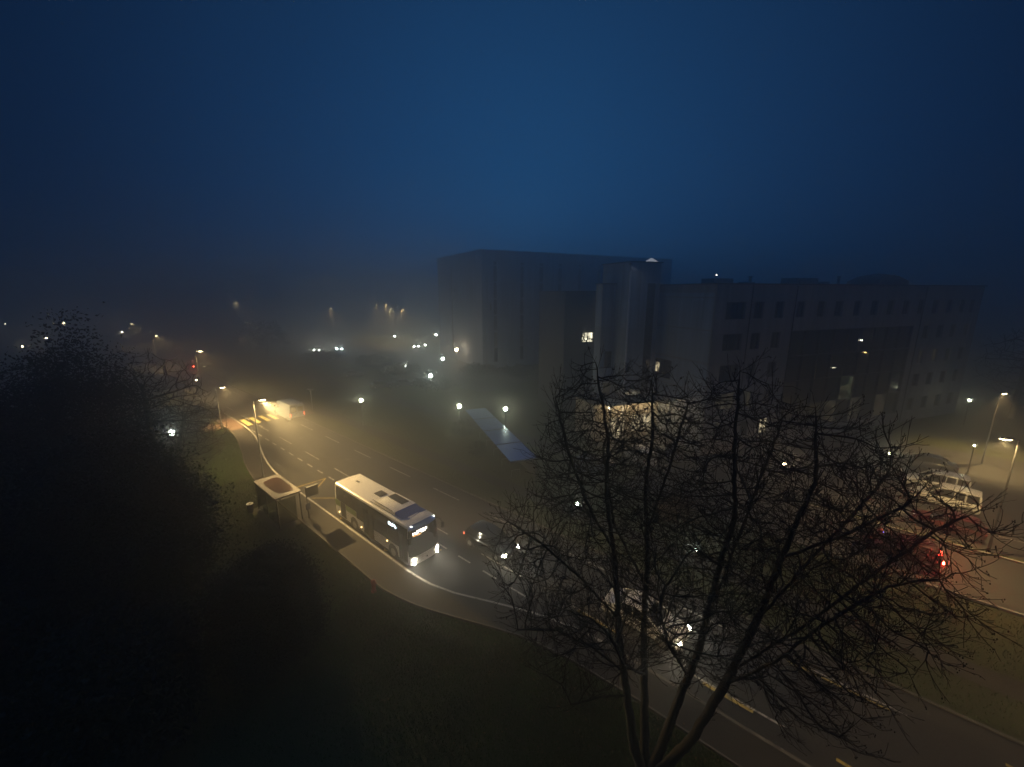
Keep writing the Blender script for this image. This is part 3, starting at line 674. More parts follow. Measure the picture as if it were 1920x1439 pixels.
mb = MB(); mb.box((0, .45, 2.2), (.07, 1.0, .82)); mb.build('panel', M['sign_dark'], sg, None, .01)
mb = MB(); mb.box((0, .45, 2.635), (.1, 1.04, .045)); mb.build('panel_trim', M['sign_pale'], sg)
mb = MB(); mb.box((.06, 0, 1.05), (.05, .36, .55)); mb.build('timetable_case', M['sign_blue'], sg, None, .01)
mb = MB(); mb.ball((0, 0, 1.72), .06, 8, 6); mb.build('clamp', M['steel'], sg)
bn = empty('litter_bin', W(-37.2, 9.45, GZ), RZ, 'low round litter bin at the far corner of the shelter', 'litter bin')
mb = MB(); mb.tube([(0, 0, 0), (0, 0, .75)], [.2, .24], 14); mb.build('drum', M['dark_steel'], bn, 40)
mb = MB(); mb.tube([(0, 0, .74), (0, 0, .79)], [.27, .26], 14); mb.build('rim', M['sign_pale'], bn, 40)
hy = empty('fire_hydrant', W(-20.9, 11.1, GZ), RZ, 'small red fire hydrant on the grass behind the footway', 'hydrant')
mb = MB(); mb.tube([(0,0,0),(0,0,.08),(0,0,.1),(0,0,.62),(0,0,.66),(0,0,.78),(0,0,.86)], [.17,.17,.12,.12,.16,.14,.05], 14); mb.build('barrel', M['hydrant'], hy, 40)
for dx, dy in ((1, 0), (-1, 0), (0, 1)):
    mb = MB(); mb.tube([(dx*.1, dy*.1, .5), (dx*.2, dy*.2, .5)], .06, 10); mb.build('outlet_cap', M['hydrant'], hy, 40)

# ------------------------------------------------------------------ street lamps
def street_lamp(loc, h, arm_dir, label, power, arm=.55, group='tall street lamps in the fog', size=150, lit=True, tilt=.35, em=None, col=WARM, base_r=.09, pool=1.0, lobes=(0, 0), pole=None):
    a = Vector((arm_dir[0], arm_dir[1], 0)).normalized()
    t = empty('street_lamp', loc, math.atan2(a.y, a.x), label, 'street lamp', group)
    mb = MB(); mb.tube([(0,0,0),(0,0,.9),(0,0,.95),(0,0,h)], [base_r,base_r,base_r*.8,.05], 10); mb.build('pole', pole or M['steel'], t, 40)
    mb = MB(); mb.tube([(0,0,h-.06),(arm*.5,0,h+.03),(arm,0,h+.05)], .035, 8); mb.build('arm', M['steel'], t, 40)
    mb = MB(); mb.loft([[(arm-.2,-.09,h+.02),(arm-.2,.09,h+.02),(arm-.2,.07,h+.1),(arm-.2,-.07,h+.1)],[(arm+.1,-.16,h+.02),(arm+.1,.16,h+.02),(arm+.1,.12,h+.14),(arm+.1,-.12,h+.14)],[(arm+.55,-.12,h+.02),(arm+.55,.12,h+.02),(arm+.55,.09,h+.09),(arm+.55,-.09,h+.09)]])
    hd = mb.build('lamp_head', M['dark_steel'], t, 40)
    mb = MB(); mb.box((arm+.22, 0, h-.005), (.5, .22, .05)); mb.ball((arm+.22, 0, h-.03), .1, 10, 6, .6); mb.build('lens', em or M['e_street'], hd)
    if lit:  # street optics: a weak pool below and two strong lobes thrown along the road
        lamp('SPOT', 'lamp_light', (arm+.22, 0, h-.13), t, power*pool, col, (tilt, 0, -1), size, .6, .08)
        for sy, k in ((-1, lobes[0]), (1, lobes[1])):
            if k: lamp('SPOT', 'lamp_light', (arm+.22, sy*.1, h-.13), t, power*k, col, (.52, sy*1.9, -.52), 50, 1.0, .08)
    return t
right_of_road = (-sa, ca)     # unit +t
street_lamp(Vector((-24.6, 38.0, .1)), 7.75, (.75,.66), 'nearest lit street lamp, its pole standing behind the bus shelter', 10000, pool=.62, tilt=.05, size=171, lobes=(3.5, .3))
street_lamp(Vector((-39.0, 53.0, 0)), 5.6, (.75,.66), 'shorter lit street lamp on the footway left of the zebra crossing', 10000, pool=1, tilt=.9, lobes=(0, 0))
street_lamp(Vector((-55.8, 72.3, 0)), 7.7, (.75,.66), 'lit street lamp just above the far red tail lights', 5500)
street_lamp(Vector((-86, 99, 0)), 7.7, (.75,.66), 'lit street lamp further along the road, above the leafless trees', 5000)
street_lamp(Vector((-126, 137, 0)), 7.7, (.75,.66), 'last faint street lamp along the road, farthest left', 4500)
street_lamp(Vector((33.8, 26.1, 0)), 8.35, (-.95,.25), 'tall street lamp with a slanting dark pole beside the parked red car', 5200, .5, tilt=.02, size=160, pole=M['black'])
street_lamp(Vector((50.4, 41.5, 0)), 7.7, (.97,.2), 'lit street lamp throwing a cone of light over the car park', 10000, .3, tilt=.1, size=110)
street_lamp(Vector((-99, 150, 0)), 14, (.8,.6), 'faint isolated street lamp in the fog over the far road', 3000)
street_lamp(Vector((-65, 150, 0)), 12.2, (.8,-.6), 'far street lamp over the two cars with bright headlights', 7000, tilt=.0)
for x, y, h, lab in ((-39.5,150,12.0,'right one of the lower pair of far street lamps over the car park'),(-43.5,149,12.0,'left one of the lower pair of far street lamps over the car park'),(-50.5,168,12.9,'right one of the faint upper pair of far street lamps'),(-54.3,168,12.9,'left one of the faint upper pair of far street lamps')):
    street_lamp(Vector((x, y, 0)), h, (.8,-.6), lab, 8000 if h < 12.5 else 6000, tilt=0.0)
street_lamp(W(6.0, 13.9, FW), 7.7, right_of_road, 'street lamp beside the road below the bare tree, nearest the viewer', 5200, pool=.16, tilt=.7, lobes=(0, .85))
# unlit flat topped post by the crossing
# (the lamp above stands just below the frame and lights the white saloon)
up = empty('flat_topped_post', W(-64.5, 26.6, 0), RZ, 'unlit post with a flat wide top standing right of the blue grey van', 'post')
mb = MB(); mb.tube([(0,0,0),(0,0,3.2)], .05, 8); mb.build('pole', M['steel'], up)
mb = MB(); mb.box((0, 0, 3.24), (1.15, .5, .1)); mb.build('top', M['steel'], up, None, .02)

# ------------------------------------------------------------------ globe lamps
def globe_lamp(loc, h, label, em='e_globe', r=.2, group='globe lamps along the campus paths', hood=False):
    r *= 1.3
    t = empty('globe_lamp', loc, 0, label, 'path lamp', group)
    mb = MB(); mb.tube([(0,0,0),(0,0,.1),(0,0,.12),(0,0,h-r)], [.1,.1,.05,.04], 8); mb.build('pole', M['dark_steel'], t)
    mb = MB(); mb.ball((0,0,h), r, 14, 10); mb.build('globe', M[em], t, 60)
    mb = MB(); mb.tube([(0,0,h-r-.03),(0,0,h-r*.82)], [.06,r*.62], 12); mb.build('collar', M['dark_steel'], t)
    if hood:
        mb = MB(); rings = []
        for k in range(9):
            a = PI*k/8; rings.append([(-1.1*math.cos(a), y, h+.35+.75*math.sin(a)) for y in (-.8, .8)]+[(-1.04*math.cos(a), y, h+.35+.69*math.sin(a)) for y in (.8, -.8)])
        mb.loft(rings); mb.build('hood', M['shelter_roof'], t)
        mb = MB()
        for sx in (-1, 1): mb.tube([(sx*1.05, .7, 0), (sx*1.05, .7, h+.4)], .05, 6)
        mb.build('hood_legs', M['dark_steel'], t)
    return t
def gl(u, v, z):  # where a lamp seen at that photo pixel stands if it is z metres high
    x = (u-960)/776; y = (v-719.5)/776; th = R(12.5)
    k = (CAM_H-z)/(math.sin(th)+y*math.cos(th)); return Vector((x*k, (math.cos(th)-y*math.sin(th))*k, 0))
for u, v, z, lab, em, r in (
    (677,751,3.5,'globe lamp standing alone on the lawn right of the blue grey van','e_globe',.17),
    (861,762,3.5,'globe lamp at the upper left corner of the bicycle shelter roof','e_globe',.19),
    (948,767,3.5,'globe lamp on the lawn to the right of the bicycle shelter','e_globe',.18),
    (830,673,3.5,'globe lamp above the hooded one on the far path','e_globe_cool',.26),
    (797,647,3.5,'small globe lamp beyond the far path, under the headlight pairs','e_globe_cool',.2),
    (818,628,3.5,'most distant globe lamp, just left of the far grey building','e_globe_cool',.26),
    (740,631,3.5,'distant globe lamp left of the far street lamp pair','e_globe_cool',.22),
    (856,656,3.5,'orange globe lamp, left of the two at the far building corner','e_globe_orange',.32),
    (888,656,3.5,'orange globe lamp, right of the two at the far building corner','e_globe_orange',.32),
    (322,812,3.5,'bright globe lamp peering out at the edge of the dark leafy tree','e_globe_cool',.21),
    (12,848,3.5,'globe lamp between the dark trees at the left edge','e_globe_cool',.13),
    (1082,945,2.8,'white path lamp behind the bare tree, left of the two by the road','e_globe_cool',.085),
    (1305,1030,2.8,'white path lamp behind the bare tree, right of the two by the road','e_globe_cool',.085),
    (1470,869,3.5,'orange lamp glowing behind the right branches of the bare tree','e_globe_orange',.11),
    (1670,851,3.5,'yellow lamp behind the branch tips left of the parked vans','e_globe',.10),
    (1827,836,3.0,'small white lamp above the dark grey parked saloon','e_globe',.07),
    (1818,751,3.5,'white lamp by the right end of the long building','e_globe',.11),
    (1143,765,4.6,'bulb on a short mast left of the lit entrance','e_small',.16)):
    globe_lamp(gl(u, v, z), z, lab, em, r)
globe_lamp(gl(807,705,3.2), 3.2, 'globe lamp burning under a small arched hood on the lawn', 'e_globe_cool', .25, None, True)
# far lights behind the trees on the left
for u, v, z, lab, em in ((10,607,6,'tiny lamp at the far left edge, topmost one there','e_far'),(42,650,5,'small bright lamp seen through the dark conifer, lowest on the left','e_far'),(87,635,6,'small yellow lamp seen through the dark conifer','e_far'),
                         (119,606,9,'pale lamp beside the tip of the dark conifer','e_far'),(229,623,7,'small pale lamp below the last street lamp of the road','e_far'),(368,713,3,'low pale lamp under the far red tail lights','e_small')):
    globe_lamp(gl(u, v, z), z, lab, em, .16 if u < 300 else .12, 'small lamps far off behind the trees')

# ------------------------------------------------------------------ bicycle shelter
A20 = R(20); u20 = Vector((math.cos(A20), math.sin(A20), 0)); n20 = Vector((math.sin(A20), -math.cos(A20), 0))
bs = empty('bicycle_shelter', Vector((-1.9, 45.1, 0)), R(-70.5), 'long bicycle shelter with a flat roof of four bluish sheets', 'bicycle shelter')
for k in range(4):
    mb = MB(); mb.box((-9.25+4.62*(k+.5), 0, 2.56), (4.40, 2.8, .05)); mb.build('roof_sheet', M['panel_blue'], bs)
mb = MB(); mb.box((0, 0, 2.46), (18.5, .1, .1))
for k in range(5): mb.box((-9.2+4.6*k, 0, 2.49), (.08, 2.8, .08))
mb.build('roof_frame', M['dark_steel'], bs)
for k in range(5):
    mb = MB(); mb.tube([(-9.2+4.6*k, 1.2, 0), (-9.2+4.6*k, 1.2, 2.45)], .05, 8); mb.build('post', M['dark_steel'], bs)
mb = MB(); mb.box((0, 1.25, 1.2), (18.4, .02, 1.7)); mb.build('back_screen', M['wall_dark'], bs)
for k in range(6):
    mb = MB(); x = -7.8+k*3.0; mb.tube([(x,-.6,0),(x,-.6,.75),(x,.3,.75),(x,.3,0)], .025, 6); mb.build('bike_rack', M['steel'], bs)

# ------------------------------------------------------------------ buildings
def window(b, o, u, nrm, a, c, z0, z1, depth=.22, glass=None, bars=1):
    up = Vector((0, 0, 1)); o, u, nrm = Vector(o), Vector(u), Vector(nrm)
    P = lambda x, z, d: o+u*x+up*z-nrm*d
    mb = MB(); f = .07
    for p, q in (((a, z0), (c, z0+f)), ((a, z1-f), (c, z1)), ((a, z0+f), (a+f, z1-f)), ((c-f, z0+f), (c, z1-f))) + tuple((((a+(c-a)*(k+1)/(bars+1)-.03), z0+f), ((a+(c-a)*(k+1)/(bars+1)+.03), z1-f)) for k in range(bars)):
        mb.add([P(p[0], p[1], depth-.05), P(q[0], p[1], depth-.05), P(q[0], q[1], depth-.05), P(p[0], q[1], depth-.05), P(p[0], p[1], depth+.02), P(q[0], p[1], depth+.02), P(q[0], q[1], depth+.02), P(p[0], q[1], depth+.02)],
               [(0,1,2,3),(0,4,5,1),(1,5,6,2),(2,6,7,3),(3,7,4,0)])
    w = mb.build('window', M['dark_steel'], b)
    mb = MB(); mb.add([P(a, z0, depth), P(c, z0, depth), P(c, z1, depth), P(a, z1, depth)], [(0,1,2,3)]); mb.build('pane', glass or M['glass'], w)
    return w
def shell(b, x0, y0, x1, y1, z, wallm, roofm, front=None, left=None, par=.35, skip=()):
    """box building in local axes, front at y0; openings (a, c, z0, z1) on front and on left side"""
    mb = MB()
    mb.wall((x0, y0, 0), (1, 0, 0), x1-x0, z, front or [], .22, (0, -1, 0))
    mb.wall((x0, y1, 0), (0, -1, 0), y1-y0, z, left or [], .22, (-1, 0, 0))
    mb.wall((x1, y0, 0), (0, 1, 0), y1-y0, z, [], .22, (1, 0, 0)); mb.wall((x1, y1, 0), (-1, 0, 0), x1-x0, z, [], .22, (0, 1, 0))
    mb.build('wall', wallm, b)
    mb = MB(); mb.box(((x0+x1)/2, (y0+y1)/2, z-par-.1), (x1-x0-.02, y1-y0-.02, .2)); r = mb.build('roof', roofm, b)
    mb = MB()
    for c, d in ((((x0+x1)/2, y0-.02, z+.06), (x1-x0+.3, .34, .12)), (((x0+x1)/2, y1+.02, z+.06), (x1-x0+.3, .34, .12)), ((x0-.02, (y0+y1)/2, z+.06), (.34, y1-y0-.32, .12)), ((x1+.02, (y0+y1)/2, z+.06), (.34, y1-y0-.32, .12))):
        mb.box(c, d)
    mb.build('coping', M['dark_steel'], r)
    return r
b1 = empty('office_building', Vector((21.2, 43.8, 0)), A20, 'long pale five storey building with rows of windows and a dark glass front', 'building')
cols = [1.6, 5.6, 8.6]; floors = [1.0, 4.5, 7.8, 11.2, 14.6]; H1 = 18.75
fr_holes = []; wins = []
for fi, z in enumerate(floors):
    for k, x in enumerate([1.5, 5.5, 8.6] + ([12.0, 15.4, 18.4, 21.8, 25.0, 28.2, 31.4, 34.6, 37.8, 41.0, 44.2, 46.6] if fi == 4 else [36.8, 40.0, 43.2, 46.4] if fi < 4 else [])):
        w = 2.7 if k == 0 else 1.35
        h = (x, x+w, z+.5, z+2.35); fr_holes.append(h); wins.append((h, fi, k))
GX0, GX1, GZ0, GZ1 = 11.8, 34.6, 1.4, 13.6
fr_holes.append((GX0, GX1, GZ0, GZ1))
left_holes = [(8.4, 11.4, 7.7, 10.0), (10.2, 11.6, 4.4, 6.2)]
r = shell(b1, 0, 0, 49.3, 14, H1, M['wall_pale'], M['roof_felt'], fr_holes, [(14-b, 14-a, c, d) for a, b, c, d in []])
for (h, fi, k) in wins:
    g = None
    if fi == 1 and k == 0: g = M['e_win_dim']
    if fi == 1 and k == 1: g = M['e_win_dim']
    if fi == 0 and k in (2,): g = M['e_win']
    if fi == 2 and k in (3, 4): g = M['e_win_dim']
    window(b1, (0,0,0), (1,0,0), (0,-1,0), h[0], h[1], h[2], h[3], .22, g, 2 if k == 0 else 1)
# dark curtain wall set into the front
nx, nz = 9, 4; dx = (GX1-GX0)/nx; dz = (GZ1-GZ0)/nz
lit = {(3,0):'e_win_dim',(4,1):'e_win_green',(5,0):'e_win_dim',(7,0):'e_win_dim'}
mb = MB()
for i in range(nx+1): mb.box((GX0+i*dx, .16, (GZ0+GZ1)/2), (.12, .2, GZ1-GZ0))
for j in range(nz+1):
    for i in range(nx): mb.box((GX0+(i+.5)*dx, .17, GZ0+j*dz), (dx-.124, .16, .16 if j % 1 == 0 else .1))
mb.build('mullions', M['dark_steel'], b1)
for i in range(nx):
    for j in range(nz):
        mb = MB(); y = .215
        mb.add([(GX0+i*dx+.06, y, GZ0+j*dz+.08), (GX0+(i+1)*dx-.06, y, GZ0+j*dz+.08), (GX0+(i+1)*dx-.06, y, GZ0+(j+1)*dz-.08), (GX0+i*dx+.06, y, GZ0+(j+1)*dz-.08)], [(0,1,2,3)])
        mb.build('glass_bay', M[lit[(i, j)]] if (i, j) in lit else M['glass'], b1)
for x, z, sx, nm in ((24.5,12.0,.42,'e_spark'),(25.7,10.4,.3,'e_amber'),(20.3,8.75,.7,'e_win_bright')):
    mb = MB(); mb.box((x, .10, z), (sx, .03, .1)); mb.build('ceiling_light', M[nm], b1)
mb = MB()
for z in (3.6, 7.1, 10.4, 13.95, 17.4):
    mb.box((5.85, -.04, z), (11.6, .08, .14)); mb.box((-.04, 7.0, z), (.08, 13.9, .14))
mb.build('string_course', M['wall_pale'], b1)
mb = MB(); mb.wall((-.06, 13.8, .3), (0,-1,0), 13.6, 17.6, [(13.6-11.6, 13.6-8.6, 7.2, 9.6)], .04, (-1,0,0)); mb.build('cladding', M['wall_panel'], b1)
w = window(b1, (-.06, 13.8, .3), (0,-1,0), (-1,0,0), 5.3, 8.1, 7.3, 9.6, -.02, M['glass'], 1)
mb = MB(); mb.box((-.11, 8.1, 8.8), (.03, .65, 1.2)); mb.build('lit_pane', M['e_win'], w)
mb = MB(); mb.tube([(0,0,0),(0,0,.5),(0,0,1.2),(0,0,1.9),(0,0,2.3)], [3.6,3.6,3.5,2.4,.4], 24)
o = mb.build('roof_plant', M['wall_dark'], b1, 50); o.location = (38.5, 7.5, H1-.4)
for x, y, dx, dy, dz in ((6,6,3,2,1.1),(13,8,1.4,1.4,.8),(20,6,4,2.2,1.3),(29,9,1.2,1.2,1.0)):
    mb = MB(); mb.box((x, y, H1-.3+dz/2), (dx, dy, dz)); mb.build('roof_unit', M['steel'], b1, None, .05)
for x, y, h in ((9,4,1.2),(16,3,.9),(24.5,4,1.4),(32,3.5,1.0)):
    mb = MB(); mb.tube([(x,y,H1-.4),(x,y,H1+h-.3)], .16, 8); mb.tube([(x,y,H1+h-.3),(x,y,H1+h-.15)], .24, 8); mb.build('vent_pipe', M['steel'], b1, 40)
for x in (4.85, 11.55, 35.6):
    mb = MB(); mb.tube([(x,-.11,.1),(x,-.11,H1-.1)], .06, 6); mb.build('drainpipe', M['dark_steel'], b1)
# stair tower and link blocks left of it
b2 = empty('stair_tower', Vector((14.0, 50.6, 0)), A20, 'tall narrow stair tower between the long building and the link block', 'building')
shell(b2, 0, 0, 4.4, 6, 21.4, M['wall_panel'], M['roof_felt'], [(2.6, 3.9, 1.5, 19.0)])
mb = MB(); mb.add([(2.6, .2, 1.5), (3.9, .2, 1.5), (3.9, .2, 19), (2.6, .2, 19)], [(0,1,2,3)]); sw = mb.build('stair_window', M['glass'], b2)
mb = MB()
for k in range(9): mb.box((3.25, .17, 2.4+k*1.95), (1.28, .05, .08))
mb.build('window_bars', M['dark_steel'], sw)
mb = MB(); mb.loft([[(2.9,.3,21.5),(4.3,.3,21.5),(4.3,1.6,21.5),(2.9,1.6,21.5)],[(3.5,.85,22.0),(3.7,.85,22.0),(3.7,1.05,22.0),(3.5,1.05,22.0)]]); mb.build('lit_skylight', emit('skylight_glow', (.85,.9,1), .35, False), b2)
mast = empty('roof_mast', Vector((24.4, 51.0, H1-.5)), 0, 'thin roof mast with a tiny bright light above the long building', 'mast')
mb = MB(); mb.tube([(0,0,0),(0,0,1.65)], [.04,.025], 6); mb.build('pole', M['dark_steel'], mast)
mb = MB(); mb.ball((0,0,1.7), .05, 8, 6); mb.build('light', M['e_spark'], mast)
mb = MB(); mb.box((-.1, -.12, 21.2), (.25, .3, .2)); mb.build('pole_fill_box', M['dark_steel'], b2)  # housing added for the flagpole fill lamp
lamp('SPOT', 'pole_fill_light', (-.15, -.35, 21.1), b2, 420, (.9, .95, 1), (-.35, -2.4, -3.2), 70, .9, .05)  # fill lamp added to brighten the flagpole
b4 = empty('link_block', Vector((11.25, 52.6, 0)), A20, 'narrow lower link block left of the stair tower', 'building')
shell(b4, 0, 0, 2.85, 1.5, 18.9, M['wall_panel'], M['roof_felt'], [(.75, 2.2, 8.3, 10.5), (.75,2.2,4.6,6.4)])
window(b4, (0,0,0), (1,0,0), (0,-1,0), .75, 2.2, 8.3, 10.5); window(b4, (0,0,0), (1,0,0), (0,-1,0), .75, 2.2, 4.6, 6.4, .22, M['e_win_dim'])
b5 = empty('rear_wing', Vector((7.6, 60.5, 0)), A20, 'dark rear wing with a brightly lit office window', 'building')
shell(b5, 0, 0, 6.4, 9, 18.0, M['wall_dark'], M['roof_felt'], [(3.0, 4.9, 10.6, 12.1)])
w = window(b5, (0,0,0), (1,0,0), (0,-1,0), 3.0, 4.9, 10.6, 12.1, .2, M['e_win_bright'], 3)
mb = MB(); r0 = random.Random(4)
for k in range(6): mb.box((3.2+k*.3, .17, 10.75+r0.random()*.5), (.22, .03, .2+r0.random()*.5))
mb.build('blind', M['wall_dark'], w)
# low entrance with canopy
en = empty('entrance_pavilion', Vector((9.8, 47.6, 0)), A20, 'single storey entrance with a canopy lit warmly from below', 'building')
shell(en, 0, 0, 10.2, 4.5, 4.8, M['wall_warm'], M['roof_felt'], [(2.2, 4.6, .05, 2.9), (5.4, 8.6, .8, 2.9)])
window(en, (0,0,0), (1,0,0), (0,-1,0), 2.2, 4.6, .05, 2.9, .2, M['e_win'], 1); window(en, (0,0,0), (1,0,0), (0,-1,0), 5.4, 8.6, .8, 2.9, .2, M['e_win'], 3)
mb = MB(); mb.box((5.0, -1.1, 5.25), (9.0, 2.4, .2)); cn = mb.build('canopy', M['wall_warm'], en)
for x in (1.0, 9.0):
    mb = MB(); mb.tube([(x, -2.0, 0), (x, -2.0, 5.15)], .08, 8); mb.build('column', M['steel'], en)
for x in (2.5, 4.2, 6.0, 7.6):
    mb = MB(); mb.ball((x, -.9, 5.08), .1, 10, 6, .5); mb.build('downlight', M['e_spark'], cn)
    lamp('POINT', 'entrance_light', (x, -1.0, 4.75), en, 60, (1, .74, .4), radius=.08)
# far grey block
b3 = empty('laboratory_block', Vector((-6.9, 97, 0)), R(29), 'huge windowless grey block looming behind in the fog', 'building')
H3 = 27.2; strips = [(3.0,4.0),(10.2,11.2),(15.6,16.8),(21.2,22.4),(27.5,28.5),(34,35),(42,43)]
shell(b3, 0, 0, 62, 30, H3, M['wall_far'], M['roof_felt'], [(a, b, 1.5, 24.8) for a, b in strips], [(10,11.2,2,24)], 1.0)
for a, b in strips:
    mb = MB(); mb.add([(a, .2, 1.5), (b, .2, 1.5), (b, .2, 24.8), (a, .2, 24.8)], [(0,1,2,3)]); sw = mb.build('strip_window', M['glass'], b3)
    mb = MB()
    for k in range(6): mb.box(((a+b)/2, .17, 5+k*3.8), (b-a-.02, .05, .3))
    mb.build('window_bars', M['wall_far'], sw)
mb = MB(); mb.add([(.2, 18.8, 2), (.2, 20, 2), (.2, 20, 24), (.2, 18.8, 24)], [(0,1,2,3)]); mb.build('strip_window', M['glass'], b3)
mb = MB(); mb.box((-.05, 17.0, 18.5), (.08, .5, .9)); mb.build('lit_pane', M['e_win_dim'], b3)
for x, z in ((2.2, 14.5), (10.7, 15.8)):
    mb = MB(); mb.box((x, -.03, z), (.4, .08, 1.6 if x < 5 else .6)); mb.build('lit_pane', M['e_win_dim'], b3)
fp = empty('flagpole', Vector((13.4, 48.3, 0)), 0, 'tall slim white pole before the stair tower', 'flagpole')
mb = MB(); mb.tube([(0,0,0),(0,0,.3),(0,0,.32),(0,0,20.3)], [.22,.22,.13,.11], 10); mb.build('pole', M['pole_white'], fp, 40)
mb = MB(); mb.ball((0,0,20.36), .11, 10, 6); mb.build('finial', M['sign_pale'], fp)
# parking post with a blue status light and its red and white arm
pk = empty('parking_gate', Vector((26.9, 27.2, 0)), R(49), 'red car park gate post with a tiny blue light', 'gate')
mb = MB(); mb.box((0,0,.55), (.35,.3,1.1)); mb.build('cabinet', M['hydrant'], pk, None, .02)
mb = MB(); mb.ball((-.05,-.16,.95), .05, 8, 6); mb.build('status_light', M['e_blue'], pk)
mb = MB(); mb.tube([(0,0,1.0),(.35,0,2.9)], .04, 6); mb.build('arm', M['hydrant'], pk)

# ------------------------------------------------------------------ trees
def skin_tree(nodes_, parent_, r_tip, expo, sides_fn):
    """tubes along a node graph; radii by the pipe model"""
    n = len(nodes_); ch = [[] for _ in range(n)]
    for i, p in enumerate(parent_):
        if p >= 0: ch[p].append(i)
    rad = [0.0]*n
    for i in range(n-1, -1, -1):
        rad[i] = r_tip if not ch[i] else sum(rad[c]**expo for c in ch[i])**(1/expo)
    return ch, rad
def chains(nodes_, parent_, ch, rad):
    out = []; stack = []
    for i, p in enumerate(parent_):
        if p < 0: stack.append((i, None))
    while stack:
        i, p = stack.pop(); line = [p, i] if p is not None else [i]
        while ch[i]:
            cs = sorted(ch[i], key=lambda c: -rad[c])
            for c in cs[1:]: stack.append((c, i))
            i = cs[0]; line.append(i)
        out.append(line)
    return out
def grow(stems, attract, step, infl, kill, iters, upw=0.0, seed=1):
    """space colonisation from given stem polylines towards attraction points"""
    P = []; par = []
    for line, pa in stems:
        prev = pa
        if pa == 'near':
            if not N4: N4.append(len(P))
            q = Vector(line[0]); prev = min((i for i in range(len(P)) if P[i].z < q.z+.1), key=lambda i: (P[i]-q).length); line = line[1:]
        for i, p in enumerate(line):
            p = Vector(p)
            if prev is not None and prev >= 0:
                a = P[prev]; k = max(1, int((p-a).length/step))
                for j in range(1, k+1):
                    P.append(a.lerp(p, j/k)+(Vector((rj.uniform(-1,1), rj.uniform(-1,1), 0))*.026 if j < k else Vector((0,0,0)))); par.append(prev); prev = len(P)-1
            else:
                P.append(p); par.append(-1); prev = len(P)-1
    att = [Vector(a) for a in attract]; r = random.Random(seed)
    for it in range(iters):
        kd = kdtree.KDTree(len(P))
        for i, p in enumerate(P): kd.insert(p, i)
        kd.balance(); pull = {}; keep = []
        for a in att:
            co, i, d = kd.find(a)
            if d < kill: continue
            keep.append(a)
            if d < infl:
                v = (a-co)/max(d, 1e-6); pull.setdefault(i, [Vector((0,0,0)), 0]); pull[i][0] += v; pull[i][1] += 1
        att = keep; added = 0
        for i, (v, k) in pull.items():
            v = v + Vector((r.uniform(-.15,.15), r.uniform(-.15,.15), r.uniform(-.15,.15)+upw))
            if v.length < 1e-3: continue
            q = P[i]+v.normalized()*step
            if any((q-P[c]).length < step*.3 for c in CHW.get(i, ())):
                q = P[i]+(v.normalized()+Vector((r.uniform(-1,1), r.uniform(-1,1), r.uniform(-1,1)))*.8).normalized()*step
                if len(CHW.get(i, ())) > 3: continue
            P.append(q); par.append(i); CHW.setdefault(i, []).append(len(P)-1); added += 1
        if not added: break
    CHW.clear(); print('TREE', len(P), 'left', len(att), 'it', it)
    return P, par
CHW = {}; N4 = []
rj = random.Random(5)
def tree_mesh(P, par, r_tip, expo, parent, split=.045, bark=None, twig=None, rmax=9, floor=None):
    ch, rad = skin_tree(P, par, r_tip, expo, None)
    if floor: rad = [max(r, floor[i]) if i in floor else min(r, .046) for i, r in enumerate(rad)]
    big, small = MB(), MB()
    for line in chains(P, par, ch, rad):
        pts = [P[i] for i in line]; rs = [min(rad[i], rmax) for i in line]
        if len(line) > 1: rs[0] = rs[1] if rs[0] > rs[1] else rs[0]
        if len(pts) < 2: continue
        n = 8 if max(rs) > .06 else 5 if max(rs) > .02 else 3
        (big if max(rs) > split else small).tube(pts, rs, n, True)
    if big.v: big.build('trunk', bark or M['bark'], parent, 60)
    if small.v: small.build('crown', twig or M['twig'], parent)
    return len(P)
def blob_pts(c, r, n, seed, hollow=.0):
    g = np.random.default_rng(seed); out = []
    while len(out) < n:
        p = g.uniform(-1, 1, 3); d = (p**2).sum()
        if d < 1 and d > hollow: out.append(tuple(np.array(c)+p*np.array(r)))
    return out
# the big bare tree between us and the road
BT = Vector((5.0, 11.8, 0))
bt = empty('bare_tree', BT, 0, 'large leafless many-stemmed tree standing on the verge in front of the road', 'tree')
L_ = lambda pts: [Vector(p)-BT for p in pts]
stems = [(L_([(5.0,11.8,-.1),(4.95,11.8,.7)]), None)]
base = 1
# every stem starts from the low fork node
def stem(pts): stems.append((L_(pts), base))
stem([(4.5,12.0,1.6),(4.2,12.3,3.6),(3.8,12.5,6.2),(3.58,12.6,8.8),(3.15,12.7,11.4),(3.1,12.6,13.4),(2.55,12.5,15.9)])
stem([(4.95,12.2,1.6),(4.98,12.7,3.4),(4.82,12.9,6.3),(4.8,13.0,9.0),(4.55,13.0,11.4),(4.62,12.9,13.4),(4.35,12.6,15.3)])
stem([(5.35,11.8,1.7),(5.7,11.7,3.6),(6.25,11.6,6.3),(6.5,11.5,9.2),(6.78,11.4,11.4),(6.5,11.4,13.4),(6.45,11.5,15.8)])
stem([(5.5,11.4,1.6),(6.1,11.1,3.2),(6.75,10.9,5.4),(7.5,10.8,8.2),(7.9,10.7,10.6),(8.5,10.7,12.8),(8.3,10.9,14.9)])
def limb(pts): stems.append((L_(pts), 'near'))
